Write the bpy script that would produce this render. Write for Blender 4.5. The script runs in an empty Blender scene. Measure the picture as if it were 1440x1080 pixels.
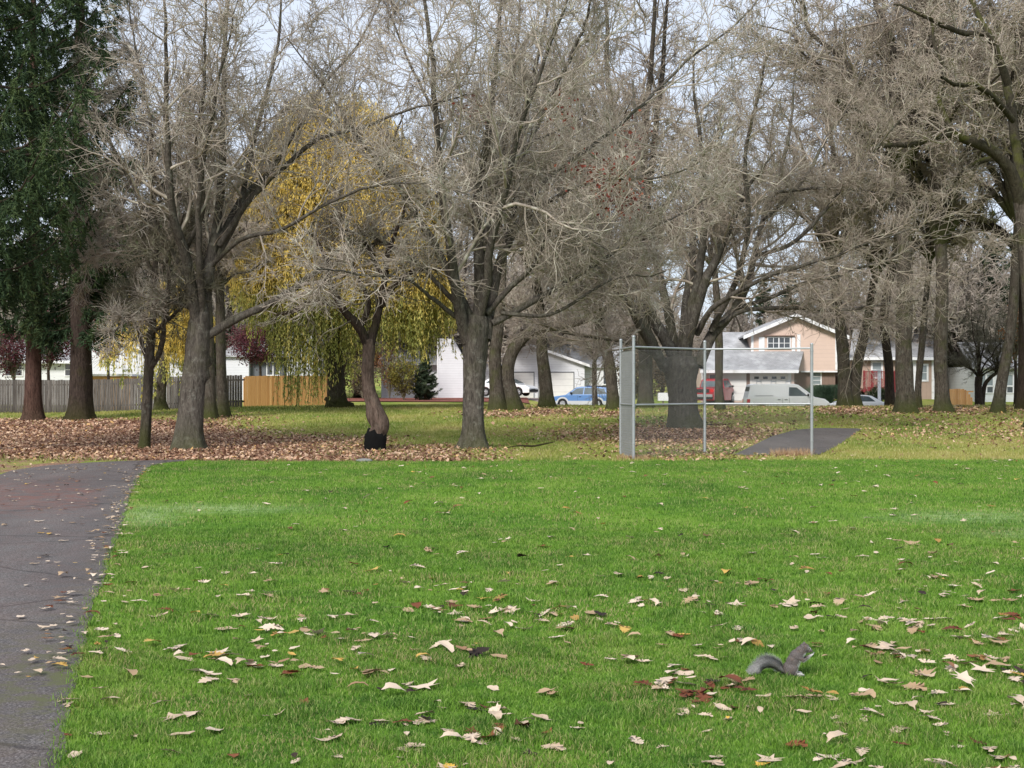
import bpy, math, random
import numpy as np
from math import radians as R_, sin, cos, pi
random.seed(7)
RG = np.random.default_rng(11)
SC = bpy.context.scene
COL = SC.collection
F = 2000.0; CX = 720.0; HY = 550.0; CH = 1.55

# ------------------------------------------------------------------ terrain
def sst(a, b, x):
    t = np.clip((np.asarray(x, float) - a) / (b - a), 0, 1); return t * t * (3 - 2 * t)
def tz(x, y):
    x = np.asarray(x, float); y = np.asarray(y, float)
    crest = 0.33 + 0.37 * sst(-26, -12, x)
    z = crest * sst(34, 78, y)
    far = 0.9 * sst(100, 111, y)
    m = sst(0, 5, x)
    low = z * (1 - sst(81, 87, y)) + far
    up = z + (0.95 - crest) * sst(84, 112, y)
    z = low * m + up * (1 - m)
    z = z + 6.0 * sst(150, 330, y) * 1.0
    return z + 0.035 * np.sin(x * 0.21 + 1.3) * np.sin(y * 0.17) * sst(20, 40, y)
def X_(px, D): return (px - CX) / F * D
def Z_(py, D): return CH + (HY - py) / F * D
def img(px, py, D): return np.array([X_(px, D), D, Z_(py, D)])
def gnd(px, py, lo=5.0, hi=84.0):
    D = np.linspace(lo, hi, 3000)
    yy = HY + (CH - tz((px - CX) / F * D, D)) * F / D
    k = np.argmax(yy <= py) if (yy <= py).any() else len(D) - 1
    return float(X_(px, D[k])), float(D[k])

# ------------------------------------------------------------------ objects
def tag(o, label=None, cat=None, group=None, kind=None):
    if label: o['label'] = label
    if cat: o['category'] = cat
    if group: o['group'] = group
    if kind: o['kind'] = kind
    return o
def empty(name, loc, rz=0.0, label=None, cat=None, group=None):
    o = bpy.data.objects.new(name, None); COL.objects.link(o)
    o.location = loc; o.rotation_euler = (0, 0, rz); o.empty_display_size = 0.2
    return tag(o, label, cat, group)
def link(name, me, mat, parent=None):
    if mat is not None:
        me.materials.clear()
        for m in (mat if isinstance(mat, (list, tuple)) else [mat]): me.materials.append(m)
    o = bpy.data.objects.new(name, me); COL.objects.link(o)
    if parent is not None: o.parent = parent
    return o
def np_mesh(name, V, tris=None, quads=None, attrs=None, smooth=False):
    V = np.asarray(V, np.float32).reshape(-1, 3)
    parts = []; starts = []; tot = 0
    if tris is not None and len(tris):
        t = np.asarray(tris, np.int32).reshape(-1, 3); parts.append(t.ravel()); starts.append(tot + 3 * np.arange(len(t))); tot += t.size
    if quads is not None and len(quads):
        q = np.asarray(quads, np.int32).reshape(-1, 4); parts.append(q.ravel()); starts.append(tot + 4 * np.arange(len(q))); tot += q.size
    loops = np.concatenate(parts); st = np.concatenate(starts).astype(np.int32)
    me = bpy.data.meshes.new(name)
    me.vertices.add(len(V)); me.vertices.foreach_set('co', V.ravel())
    me.loops.add(len(loops)); me.loops.foreach_set('vertex_index', loops)
    me.polygons.add(len(st)); me.polygons.foreach_set('loop_start', st)
    me.update(calc_edges=True)
    if smooth: me.polygons.foreach_set('use_smooth', np.ones(len(st), bool))
    for k, a in (attrs or {}).items():
        at = me.attributes.new(k, 'FLOAT', 'POINT'); at.data.foreach_set('value', np.asarray(a, np.float32))
    return me
class MB:
    """boxes, prisms, tubes gathered into one mesh"""
    def __init__(s): s.v = []; s.f = []; s.t = []; s.tint = 0.5
    def add(s, vs, fs):
        b = len(s.v); s.v += [tuple(map(float, p)) for p in vs]; s.t += [s.tint] * len(vs)
        s.f += [tuple(b + i for i in f) for f in fs]
    def box(s, x0, x1, y0, y1, z0, z1):
        s.add([(x0,y0,z0),(x1,y0,z0),(x1,y1,z0),(x0,y1,z0),(x0,y0,z1),(x1,y0,z1),(x1,y1,z1),(x0,y1,z1)],
              [(0,3,2,1),(4,5,6,7),(0,1,5,4),(1,2,6,5),(2,3,7,6),(3,0,4,7)])
    def prism(s, poly, y0, y1):                      # poly in x,z extruded along y
        n = len(poly)
        s.add([(x, y0, z) for x, z in poly] + [(x, y1, z) for x, z in poly],
              [tuple(range(n)), tuple(range(2*n-1, n-1, -1))] + [(i, i+n, (i+1) % n + n, (i+1) % n) for i in range(n)])
    def slab(s, pts, th):                            # 4 points, thickened downward
        n = len(pts); s.add(list(pts) + [(p[0], p[1], p[2]-th) for p in pts],
              [tuple(range(n)), tuple(range(2*n-1, n-1, -1))] + [(i, i+n, (i+1) % n + n, (i+1) % n) for i in range(n)])
    def tube(s, p0, p1, r0, r1=None, n=8):
        r1 = r0 if r1 is None else r1
        p0 = np.array(p0, float); p1 = np.array(p1, float); d = p1 - p0; d /= np.linalg.norm(d) + 1e-9
        a = np.array([0, 0, 1.0]) if abs(d[2]) < .9 else np.array([1.0, 0, 0])
        u = np.cross(d, a); u /= np.linalg.norm(u); w = np.cross(d, u)
        vs = [p0 + r0*(u*cos(2*pi*i/n) + w*sin(2*pi*i/n)) for i in range(n)] + [p1 + r1*(u*cos(2*pi*i/n) + w*sin(2*pi*i/n)) for i in range(n)]
        s.add(vs, [tuple(range(n-1, -1, -1)), tuple(range(n, 2*n))] + [(i, (i+1) % n, (i+1) % n+n, i+n) for i in range(n)])
    def ball(s, c, rx, ry, rz, nu=12, nv=8):
        vs = []; fs = []
        for j in range(nv+1):
            a = pi*j/nv
            for i in range(nu):
                b = 2*pi*i/nu; vs.append((c[0]+rx*sin(a)*cos(b), c[1]+ry*sin(a)*sin(b), c[2]+rz*cos(a)))
        for j in range(nv):
            for i in range(nu): fs.append((j*nu+i, (j+1)*nu+i, (j+1)*nu+(i+1) % nu, j*nu+(i+1) % nu))
        s.add(vs, fs)
    def build(s, name, mat, parent=None, bevel=0, smooth=False, off=(0,0,0)):
        me = bpy.data.meshes.new(name)
        me.from_pydata([(v[0]-off[0], v[1]-off[1], v[2]-off[2]) for v in s.v], [], s.f)
        at = me.attributes.new('tint', 'FLOAT', 'POINT'); at.data.foreach_set('value', s.t)
        if smooth: me.polygons.foreach_set('use_smooth', [True]*len(me.polygons))
        o = link(name, me, mat, parent)
        if bevel:
            m = o.modifiers.new('bevel', 'BEVEL'); m.width = bevel; m.segments = 2; m.limit_method = 'ANGLE'
            if smooth: m.harden_normals = False
        return o

# ------------------------------------------------------------------ materials
class NT:
    def __init__(s, name):
        s.m = bpy.data.materials.new(name); s.m.use_nodes = True; s.t = s.m.node_tree; s.t.nodes.clear()
        s.out = s.t.nodes.new('ShaderNodeOutputMaterial')
    def n(s, typ, ins=None, **kw):
        nd = s.t.nodes.new(typ)
        for k, v in kw.items(): setattr(nd, k, v)
        for k, v in (ins or {}).items(): s.put(nd.inputs[k], v)
        return nd
    def put(s, sock, v):
        if isinstance(v, bpy.types.NodeSocket): s.t.links.new(v, sock)
        else:
            try: sock.default_value = v
            except Exception: sock.default_value = (*v, 1.0)
    def pos(s): return s.n('ShaderNodeNewGeometry').outputs['Position']
    def obj(s): return s.n('ShaderNodeTexCoord').outputs['Object']
    def scale(s, vec, sc): return s.n('ShaderNodeMapping', {'Vector': vec, 'Scale': sc}).outputs[0]
    def noise(s, vec, scale, detail=3.0, rough=.55, dist=0.0):
        return s.n('ShaderNodeTexNoise', {'Vector': vec, 'Scale': scale, 'Detail': detail, 'Roughness': rough, 'Distortion': dist}).outputs[0]
    def ramp(s, fac, stops):
        nd = s.n('ShaderNodeValToRGB', {'Fac': fac}); e = nd.color_ramp.elements
        while len(e) < len(stops): e.new(0.5)
        for el, (p, c) in zip(e, stops): el.position = p; el.color = (*c, 1.0) if len(c) == 3 else c
        return nd.outputs[0]
    def rampv(s, fac, a, b): return s.n('ShaderNodeMapRange', {'Value': fac, 'From Min': a, 'From Max': b}, interpolation_type='SMOOTHSTEP').outputs[0]
    def mix(s, f, a, b, mode='MIX'):
        nd = s.n('ShaderNodeMix', data_type='RGBA', blend_type=mode)
        s.put(nd.inputs[0], f); s.put(nd.inputs[6], a); s.put(nd.inputs[7], b); return nd.outputs[2]
    def math(s, op, a, b=0.0):
        nd = s.n('ShaderNodeMath', operation=op); s.put(nd.inputs[0], a); s.put(nd.inputs[1], b); return nd.outputs[0]
    def attr(s, name): return s.n('ShaderNodeAttribute', attribute_name=name).outputs['Fac']
    def rand(s): return s.n('ShaderNodeObjectInfo').outputs['Random']
    def bump(s, h, strength=.4, dist=.02): return s.n('ShaderNodeBump', {'Height': h, 'Strength': strength, 'Distance': dist}).outputs[0]
    def bsdf(s, color, rough=.8, normal=None, metal=0.0, spec=.3, trans=None, **extra):
        b = s.n('ShaderNodeBsdfPrincipled', {'Base Color': color, 'Roughness': rough, 'Metallic': metal, 'Specular IOR Level': spec})
        for k, v in extra.items(): s.put(b.inputs[k.replace('_', ' ')], v)
        if normal is not None: s.put(b.inputs['Normal'], normal)
        sh = b.outputs[0]
        if trans:
            tr = s.n('ShaderNodeBsdfTranslucent', {'Color': color})
            sh = s.n('ShaderNodeMixShader', {0: trans, 1: sh, 2: tr.outputs[0]}).outputs[0]
        s.t.links.new(sh, s.out.inputs[0]); return s.m
def paint(name, c, rough=.5, var=.12, scale=3.0, metal=0.0, spec=.4, dirt=None, **ex):
    n = NT(name); f = n.noise(n.obj(), scale, 4)
    col = n.mix(f, tuple(x*(1-var) for x in c), tuple(min(1, x*(1+var)) for x in c))
    if dirt: col = n.mix(n.rampv(n.noise(n.obj(), scale*.4, 5, .7), .5, .75), col, dirt)
    return n.bsdf(col, rough, n.bump(n.noise(n.obj(), scale*12, 3), .08, .01), metal, spec, **ex)
def bark(name, dark, light, lichen, moss, moss_amt=.3, lich_amt=.5, sc=1.0):
    n = NT(name); p = n.obj()
    v = n.scale(p, (9*sc, 9*sc, 2.0*sc)); f = n.noise(v, 1.6, 6, .7, .6)
    f2 = n.noise(n.scale(p, (30*sc, 30*sc, 6*sc)), 1.5, 3)
    h = n.math('ADD', f, n.math('MULTIPLY', f2, .5))
    c = n.ramp(n.math('MULTIPLY', h, .66), [(.36, dark), (.62, light)])
    c = n.mix(n.math('MULTIPLY', n.rampv(n.noise(p, 5, 5, .7), .52, .68), lich_amt), c, lichen)
    nz = n.n('ShaderNodeSeparateXYZ', {0: n.n('ShaderNodeNewGeometry').outputs['Normal']}).outputs[2]
    mz = n.rampv(n.math('ADD', n.noise(p, 1.1, 4, .6), n.math('MULTIPLY', nz, .14)), .5, .68)
    c = n.mix(n.math('MULTIPLY', mz, moss_amt), c, moss)
    pz = n.n('ShaderNodeSeparateXYZ', {0: p}).outputs[2]
    low = n.math('MULTIPLY', n.math('SUBTRACT', 1.0, n.rampv(n.math('ADD', pz, n.math('MULTIPLY', n.noise(p, 3, 3), .8)), .5, 1.5)), moss_amt * 1.4)
    c = n.mix(low, c, tuple(x*.8 for x in moss))
    return n.bsdf(c, .95, n.bump(h, .9, .05), spec=.1)
M = {}
M['bark_grey'] = bark('bark_grey', (.035,.03,.026), (.15,.132,.112), (.25,.245,.21), (.075,.085,.025), .25, .5)
M['bark_oak'] = bark('bark_oak', (.025,.02,.016), (.125,.105,.085), (.2,.2,.165), (.06,.07,.016), .5, .35)
M['bark_dark'] = bark('bark_dark', (.016,.012,.01), (.075,.055,.045), (.1,.1,.07), (.045,.045,.01), .4, .15)
M['bark_red'] = bark('bark_red', (.03,.016,.012), (.13,.075,.06), (.12,.1,.08), (.05,.05,.02), .15, .15)
M['bark_gnarl'] = bark('bark_gnarl', (.04,.028,.022), (.17,.125,.1), (.2,.18,.15), (.07,.06,.03), .1, .25)
def twig(name, a, b, c):
    n = NT(name); p = n.obj()
    col = n.mix(n.noise(p, 1.1, 3), a, b); col = n.mix(n.rampv(n.noise(p, 4, 3), .5, .7), col, c)
    return n.bsdf(col, .9, spec=.1)
M['twig_grey'] = twig('twig_grey', (.23,.19,.155), (.50,.44,.37), (.58,.55,.46))
M['twig_brown'] = twig('twig_brown', (.20,.16,.13), (.41,.35,.285), (.46,.43,.34))
M['twig_pale'] = twig('twig_pale', (.26,.215,.185), (.43,.37,.32), (.48,.43,.37))
M['twig_dark'] = twig('twig_dark', (.09,.08,.06), (.2,.18,.13), (.3,.29,.2))
M['limb_moss'] = bark('limb_moss', (.02,.017,.012), (.07,.06,.042), (.14,.14,.1), (.07,.075,.016), .7, .25)
def leafm(name, stops, trans=.3, by='tint', sc=.6, rough=.7):
    n = NT(name); f = n.attr(by); f = n.math('ADD', n.math('MULTIPLY', f, .75), n.math('MULTIPLY', n.noise(n.pos(), sc, 3), .25))
    return n.bsdf(n.ramp(f, stops), rough, spec=.2, trans=trans)
M['needles'] = leafm('needles', [(.15,(.012,.026,.012)), (.5,(.036,.066,.028)), (.85,(.10,.14,.05))], .15)
M['needles_far'] = leafm('needles_far', [(.15,(.02,.032,.02)), (.5,(.045,.07,.04)), (.85,(.10,.13,.07))], .15)
M['plum_leaf'] = leafm('plum_leaf', [(.15,(.035,.012,.016)), (.5,(.12,.035,.045)), (.85,(.27,.11,.11))], .3)
M['red_leaf'] = leafm('red_leaf', [(.1,(.12,.03,.02)), (.6,(.25,.06,.04)), (.9,(.35,.14,.08))], .3)
M['rust_leaf'] = leafm('rust_leaf', [(.1,(.16,.07,.03)), (.6,(.3,.14,.06)), (.9,(.4,.22,.1))], .3)
M['shrub'] = leafm('shrub_green', [(.1,(.02,.035,.012)), (.5,(.06,.085,.03)), (.9,(.14,.17,.06))], .25)
M['shrub_yellow'] = leafm('shrub_yellow', [(.1,(.05,.05,.012)), (.5,(.17,.15,.03)), (.9,(.36,.28,.07))], .3)
M['shrub_brown'] = leafm('shrub_brown', [(.1,(.05,.035,.022)), (.5,(.13,.095,.06)), (.9,(.25,.2,.13))], .2)
n = NT('willow_leaf'); f = n.math('ADD', n.attr('tint'), n.math('MULTIPLY', n.math('SUBTRACT', n.noise(n.pos(), .7, 3), .5), .5))
M['willow'] = n.bsdf(n.ramp(f, [(.05,(.26,.29,.08)), (.32,(.60,.60,.2)), (.50,(.98,.80,.26)), (.75,(1,.78,.24))]), .7, spec=.1, trans=.5)
# lawn shades shared by the soil sheet and the blades
def lawn_color(n, p, tint=None):
    a = n.noise(n.scale(p, (1, .6, 1)), .55, 4, .6); b = n.noise(p, 3.6, 5, .75); g = n.noise(p, 13, 3, .6)
    f = n.math('ADD', n.math('ADD', n.math('MULTIPLY', a, .42), n.math('MULTIPLY', b, .4)), n.math('MULTIPLY', g, .18))
    c = n.ramp(f, [(.33,(.05,.13,.02)), (.44,(.11,.24,.03)), (.54,(.185,.34,.04)), (.66,(.33,.43,.10))])
    if tint is not None:
        c = n.mix(n.rampv(tint, .0, .5), n.mix(.7, c, (.015,.05,.01)), c)
        c = n.mix(n.math('MULTIPLY', n.rampv(tint, .70, .98), .7), c, (.33,.44,.13))
        dry = n.math('MULTIPLY', n.rampv(n.noise(p, .8, 5, .7), .42, .60), n.rampv(tint, .66, .82))
        c = n.mix(n.math('MULTIPLY', dry, .85), c, (.46,.38,.19))
    return c
def rough_color(n, p, tint=None):
    f = n.noise(n.scale(p, (1, .45, 1)), .30, 4, .6); g = n.noise(p, 2.2, 4, .7)
    f = n.math('ADD', n.math('MULTIPLY', f, .65), n.math('MULTIPLY', g, .35))
    c = n.ramp(f, [(.34,(.13,.19,.035)), (.46,(.22,.27,.055)), (.56,(.33,.32,.09)), (.68,(.36,.28,.13))])
    if tint is not None: c = n.mix(n.rampv(tint, .6, .95), c, (.48,.44,.2))
    return c
n = NT('ground_soil'); p = n.pos()
lc = n.mix(.25, lawn_color(n, p), (.03,.05,.012)); rc = rough_color(n, p)
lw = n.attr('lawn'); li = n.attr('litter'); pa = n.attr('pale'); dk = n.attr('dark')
c = n.mix(lw, rc, lc)
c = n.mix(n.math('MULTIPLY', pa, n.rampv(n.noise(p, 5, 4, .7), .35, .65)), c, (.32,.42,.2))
lt = n.ramp(n.noise(p, 9, 5, .8), [(.3,(.09,.05,.035)), (.5,(.30,.17,.12)), (.65,(.5,.33,.25))])
m = n.rampv(n.math('ADD', li, n.math('MULTIPLY', n.math('SUBTRACT', n.noise(n.scale(p, (1,.6,1)), .9, 5, .7), .5), 1.3)), .35, .65)
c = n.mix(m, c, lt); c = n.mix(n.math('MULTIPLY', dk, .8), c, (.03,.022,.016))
M['ground'] = n.bsdf(c, 1.0, n.bump(n.noise(p, 22, 4, .8), .7, .05), spec=.05)
n = NT('lawn_blades'); p = n.pos(); t = n.attr('tint'); c = lawn_color(n, p, t)
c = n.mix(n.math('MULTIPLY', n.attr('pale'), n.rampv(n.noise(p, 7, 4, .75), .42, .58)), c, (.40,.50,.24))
M['blade'] = n.bsdf(c, .6, spec=.2, trans=.35)
n = NT('rough_blades'); p = n.pos(); M['rough'] = n.bsdf(rough_color(n, p, n.attr('tint')), .7, spec=.15, trans=.3)
n = NT('asphalt'); p = n.pos()
f = n.noise(p, 75, 3, .85); c = n.ramp(f, [(.3,(.035,.032,.032)), (.5,(.122,.107,.1)), (.66,(.37,.34,.32))])
vo = n.n('ShaderNodeTexVoronoi', {'Vector': n.mix(.12, p, n.n('ShaderNodeTexNoise', {'Vector': p, 'Scale': 2.0}).outputs[1]), 'Scale': .45}, feature='DISTANCE_TO_EDGE').outputs[0]
c = n.mix(n.math('MULTIPLY', n.math('SUBTRACT', 1.0, n.rampv(vo, .002, .012)), .6), c, (.02,.018,.016))
c = n.mix(n.math('MULTIPLY', n.rampv(n.noise(p, 11, 4, .8), .58, .66), .35), c, (.23,.19,.16))
c = n.mix(n.rampv(n.noise(n.scale(p, (1,.35,1)), .5, 4, .6), .35, .7), n.mix(.45, c, (.03,.028,.03)), c)
c = n.mix(n.math('MULTIPLY', n.attr('rusty'), n.rampv(n.noise(p, 3, 5, .75), .35, .65)), c, (.19,.085,.065))
c = n.mix(n.math('MULTIPLY', n.attr('mossy'), n.rampv(n.noise(p, 6, 5, .7), .42, .62)), c, (.1,.105,.045))
M['asphalt'] = n.bsdf(c, .85, n.bump(f, .6, .012), spec=.3)
n = NT('street_asphalt'); c = n.ramp(n.noise(n.pos(), 20, 4), [(.3,(.06,.06,.062)), (.7,(.13,.128,.125))]); M['street'] = n.bsdf(c, .9)
n = NT('fallen_leaf_skin'); r = n.rand(); ti = n.attr('tint'); f = n.noise(n.obj(), 30, 3)
c = n.ramp(r, [(0,(.58,.45,.33)), (.30,(.74,.60,.47)), (.55,(.44,.31,.19)), (.68,(.40,.27,.16)), (.74,(.20,.065,.028)), (.86,(.13,.045,.025)), (.90,(.6,.36,.05)), (.94,(.66,.40,.06)), (.95,(.03,.02,.016)), (1,(.045,.028,.02))])
for s_ in [x for x in n.t.nodes if x.type == 'VALTORGB']: s_.color_ramp.interpolation = 'LINEAR'
c = n.mix(n.math('MULTIPLY', n.rampv(f, .45, .7), .35), c, (.25,.15,.09)); M['leaf'] = n.bsdf(c, .75, spec=.2, trans=.12)
n = NT('leaf_scatter_skin'); r = n.attr('tint')
c = n.ramp(r, [(0,(.58,.45,.33)), (.30,(.74,.60,.47)), (.55,(.44,.31,.19)), (.70,(.40,.27,.16)), (.76,(.20,.065,.028)), (.84,(.13,.045,.025)), (.90,(.6,.38,.1)), (.93,(.6,.40,.12)), (.95,(.03,.02,.016)), (1,(.045,.028,.02))])
M['leaf_s'] = n.bsdf(c, .75, spec=.2, trans=.12)
n = NT('litter_skin'); r = n.attr('tint')
c = n.ramp(r, [(0,(.07,.04,.03)), (.18,(.18,.095,.065)), (.42,(.33,.18,.11)), (.68,(.50,.32,.21)), (.93,(.62,.45,.32)), (1,(.6,.36,.12))])
M['litter'] = n.bsdf(c, .8, spec=.2, trans=.12)
n = NT('galvanised_pipe'); c = n.mix(n.noise(n.obj(), 6, 4), (.25,.265,.28), (.40,.42,.43)); c = n.mix(n.rampv(n.noise(n.obj(), 1.5, 5, .7), .6, .8), c, (.2,.2,.18))
M['galv'] = n.bsdf(c, .5, metal=.35, spec=.5)
M['wire'] = paint('galvanised_wire', (.28,.285,.28), .5, .15, 4, metal=.3)
n = NT('weathered_boards'); p = n.obj(); t = n.attr('tint')
c = n.mix(t, (.085,.075,.072), (.24,.215,.205)); g = n.noise(n.scale(p, (14, 14, .8)), 1.5, 4, .7)
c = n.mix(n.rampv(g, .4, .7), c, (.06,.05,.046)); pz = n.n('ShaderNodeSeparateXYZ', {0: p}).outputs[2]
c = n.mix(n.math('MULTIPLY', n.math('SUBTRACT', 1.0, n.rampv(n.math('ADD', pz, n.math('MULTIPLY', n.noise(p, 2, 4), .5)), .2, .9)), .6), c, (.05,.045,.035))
M['boards'] = n.bsdf(c, .95, n.bump(g, .5, .01), spec=.1)
n = NT('cedar_boards'); p = n.obj(); t = n.attr('tint')
c = n.mix(t, (.42,.22,.08), (.68,.40,.17)); g = n.noise(n.scale(p, (14, 14, 1.0)), 1.5, 4, .7)
c = n.mix(n.math('MULTIPLY', n.rampv(g, .45, .7), .45), c, (.34,.16,.05)); M['cedar'] = n.bsdf(c, .8, n.bump(g, .4, .01), spec=.15)
def siding(name, c, pitch=.18, dark=.55, vert=False):
    n = NT(name); p = n.obj(); s = n.n('ShaderNodeSeparateXYZ', {0: p}); z = s.outputs[0 if vert else 2]
    w = n.math('FRACT', n.math('DIVIDE', z, pitch)); ln = n.rampv(w, .88, .97)
    col = n.mix(n.noise(p, 1.2, 5, .7), tuple(x*.86 for x in c), tuple(min(1, x*1.08) for x in c))
    col = n.mix(n.math('MULTIPLY', ln, dark), col, tuple(x*.3 for x in c))
    return n.bsdf(col, .7, n.bump(w, .5, .015), spec=.25)
M['sid_white'] = siding('white_lap_siding', (.74,.75,.78), .2, .4)
M['sid_white2'] = siding('white_panel_siding', (.70,.71,.72), .22, .35)
M['sid_pink'] = siding('peach_panel_siding', (.66,.50,.42), .3, .22)
M['sid_pinkv'] = siding('peach_board_siding', (.66,.51,.44), .4, .2, True)
M['sid_tan'] = siding('tan_board_siding', (.42,.31,.25), .3, .25, True)
M['sid_brown'] = siding('brown_board_siding', (.22,.15,.12), .3, .3, True)
M['sid_grey'] = siding('grey_board_siding', (.13,.14,.155), .3, .3, True)
n = NT('shingle_roof'); p = n.obj(); s = n.n('ShaderNodeTexBrick', {'Vector': n.scale(p, (1,1,1)), 'Scale': 3.0, 'Color1': (.31,.31,.315,1), 'Color2': (.41,.41,.415,1), 'Mortar': (.18,.18,.185,1), 'Mortar Size': .03})
c = n.mix(n.rampv(n.noise(p, .9, 5, .7), .4, .7), s.outputs[0], (.46,.46,.47)); c = n.mix(n.rampv(n.noise(p, 2.5, 5, .75), .58, .72), c, (.15,.15,.13))
M['roof'] = n.bsdf(c, .95, n.bump(n.noise(p, 14, 3), .5, .03), spec=.1)
M['white'] = paint('white_trim_paint', (.78,.78,.79), .5, .06, dirt=(.5,.49,.46))
M['door_white'] = siding('panelled_garage_door', (.76,.75,.72), .53, .35)
n = NT('window_glass'); c = n.mix(n.noise(n.obj(), 1.6, 3), (.02,.025,.03), (.09,.10,.11)); M['glass'] = n.bsdf(c, .08, spec=.8)
n = NT('bright_window_glass'); c = n.mix(n.noise(n.obj(), 1.6, 3), (.12,.15,.16), (.3,.34,.35)); M['glass2'] = n.bsdf(c, .1, spec=.8)
M['deckred'] = paint('red_deck_stain', (.22,.03,.035), .7, .25, 4)
def carp(name, c): return paint(name, c, .28, .05, 2, spec=.6, Coat_Weight=.4, dirt=tuple(x*.92+.01 for x in c))
M['car_blue'] = carp('blue_car_paint', (.10,.22,.46)); M['car_silver'] = carp('silver_car_paint', (.5,.52,.53))
M['car_white'] = carp('white_car_paint', (.86,.87,.88)); M['car_red'] = carp('red_car_paint', (.33,.015,.025))
M['tyre'] = paint('tyre_rubber', (.018,.018,.018), .85); M['rim'] = paint('wheel_rim', (.42,.43,.44), .35, metal=.6)
M['black'] = paint('black_plastic', (.015,.015,.017), .6); M['bluebin'] = paint('dark_blue_plastic', (.015,.03,.12), .5)
n = NT('car_glass'); M['carglass'] = n.bsdf(n.mix(n.noise(n.obj(), 2, 3), (.03,.04,.045), (.16,.2,.21)), .06, spec=.9)
M['tail'] = paint('tail_light_red', (.6,.02,.03), .2, spec=.7); M['lamp'] = paint('head_light_clear', (.7,.7,.68), .15, spec=.8)
M['orange'] = paint('orange_plastic', (.75,.22,.05), .5); M['redp'] = paint('red_plastic', (.5,.04,.04), .5)
M['soot'] = paint('charred_bark', (.006,.006,.006), .9, .4, 12, spec=.1)
M['stone'] = paint('grey_stone', (.2,.2,.19), .9, .3, 8)
M['dirt'] = paint('bare_dirt', (.18,.10,.07), .95, .4, 6)
n = NT('red_bark_mulch'); M['mulch'] = n.bsdf(n.ramp(n.noise(n.pos(), 6, 5, .8), [(.35,(.09,.03,.025)), (.5,(.22,.07,.05)), (.65,(.34,.15,.1))]), .95, n.bump(n.noise(n.pos(), 12, 4), .8, .08))
n = NT('drygrass'); M['drygrass'] = n.bsdf(n.mix(n.attr('tint'), (.35,.2,.1), (.62,.46,.3)), .9, trans=.3)
n = NT('garden_grass_clump'); M['clump'] = n.bsdf(n.mix(n.attr('tint'), (.035,.075,.04), (.13,.2,.12)), .8, trans=.2)

# ------------------------------------------------------------------ world, sun, camera
sun_el, sun_az = R_(38), R_(205)
w = bpy.data.worlds.new('World'); SC.world = w; w.use_nodes = True; nt = w.node_tree; bg = nt.nodes['Background']
sky = nt.nodes.new('ShaderNodeTexSky'); sky.sky_type = 'NISHITA'; sky.sun_disc = False; sky.sun_elevation = sun_el; sky.sun_rotation = sun_az
sky.air_density = 1.0; sky.dust_density = 2.0
tc = nt.nodes.new('ShaderNodeTexCoord'); mp = nt.nodes.new('ShaderNodeMapping'); mp.inputs['Scale'].default_value = (1, 1, 3)
nz = nt.nodes.new('ShaderNodeTexNoise'); nz.inputs['Scale'].default_value = 2.2; nz.inputs['Detail'].default_value = 6
nt.links.new(tc.outputs['Generated'], mp.inputs[0]); nt.links.new(mp.outputs[0], nz.inputs[0])
rp = nt.nodes.new('ShaderNodeMapRange'); rp.inputs[1].default_value = .3; rp.inputs[2].default_value = .62; rp.inputs[3].default_value = .62; rp.inputs[4].default_value = .93
nt.links.new(nz.outputs[0], rp.inputs[0])
mx = nt.nodes.new('ShaderNodeMix'); mx.data_type = 'RGBA'; nt.links.new(rp.outputs[0], mx.inputs[0]); nt.links.new(sky.outputs[0], mx.inputs[6])
mx.inputs[7].default_value = (5.9, 6.5, 7.6, 1)
nt.links.new(mx.outputs[2], bg.inputs[0]); bg.inputs[1].default_value = .15
sl = bpy.data.lights.new('sun', 'SUN'); sl.energy = 3.9; sl.angle = R_(13); sl.color = (1, .96, .9)
so = bpy.data.objects.new('sun', sl); COL.objects.link(so)
# Nishita rotation: azimuth measured clockwise from +Y
sd = np.array([sin(sun_az)*cos(sun_el), cos(sun_az)*cos(sun_el), sin(sun_el)])
import mathutils
so.rotation_euler = mathutils.Vector(sd).to_track_quat('Z', 'Y').to_euler()
cam = bpy.data.cameras.new('camera'); co = bpy.data.objects.new('camera', cam); COL.objects.link(co)
co.location = (0, 0, CH); co.rotation_euler = (R_(90), 0, 0); cam.sensor_width = 36; cam.lens = 36*F/1440; cam.shift_y = (HY-540)/1440
cam.clip_end = 3000; cam.clip_start = .05; SC.camera = co
SC.view_settings.view_transform = 'Standard'; SC.view_settings.look = 'None'; SC.view_settings.exposure = 0
SC.render.resolution_x = 1024; SC.render.resolution_y = 768
SC.cycles.max_bounces = 4; SC.cycles.diffuse_bounces = 2; SC.cycles.transparent_max_bounces = 4

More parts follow.
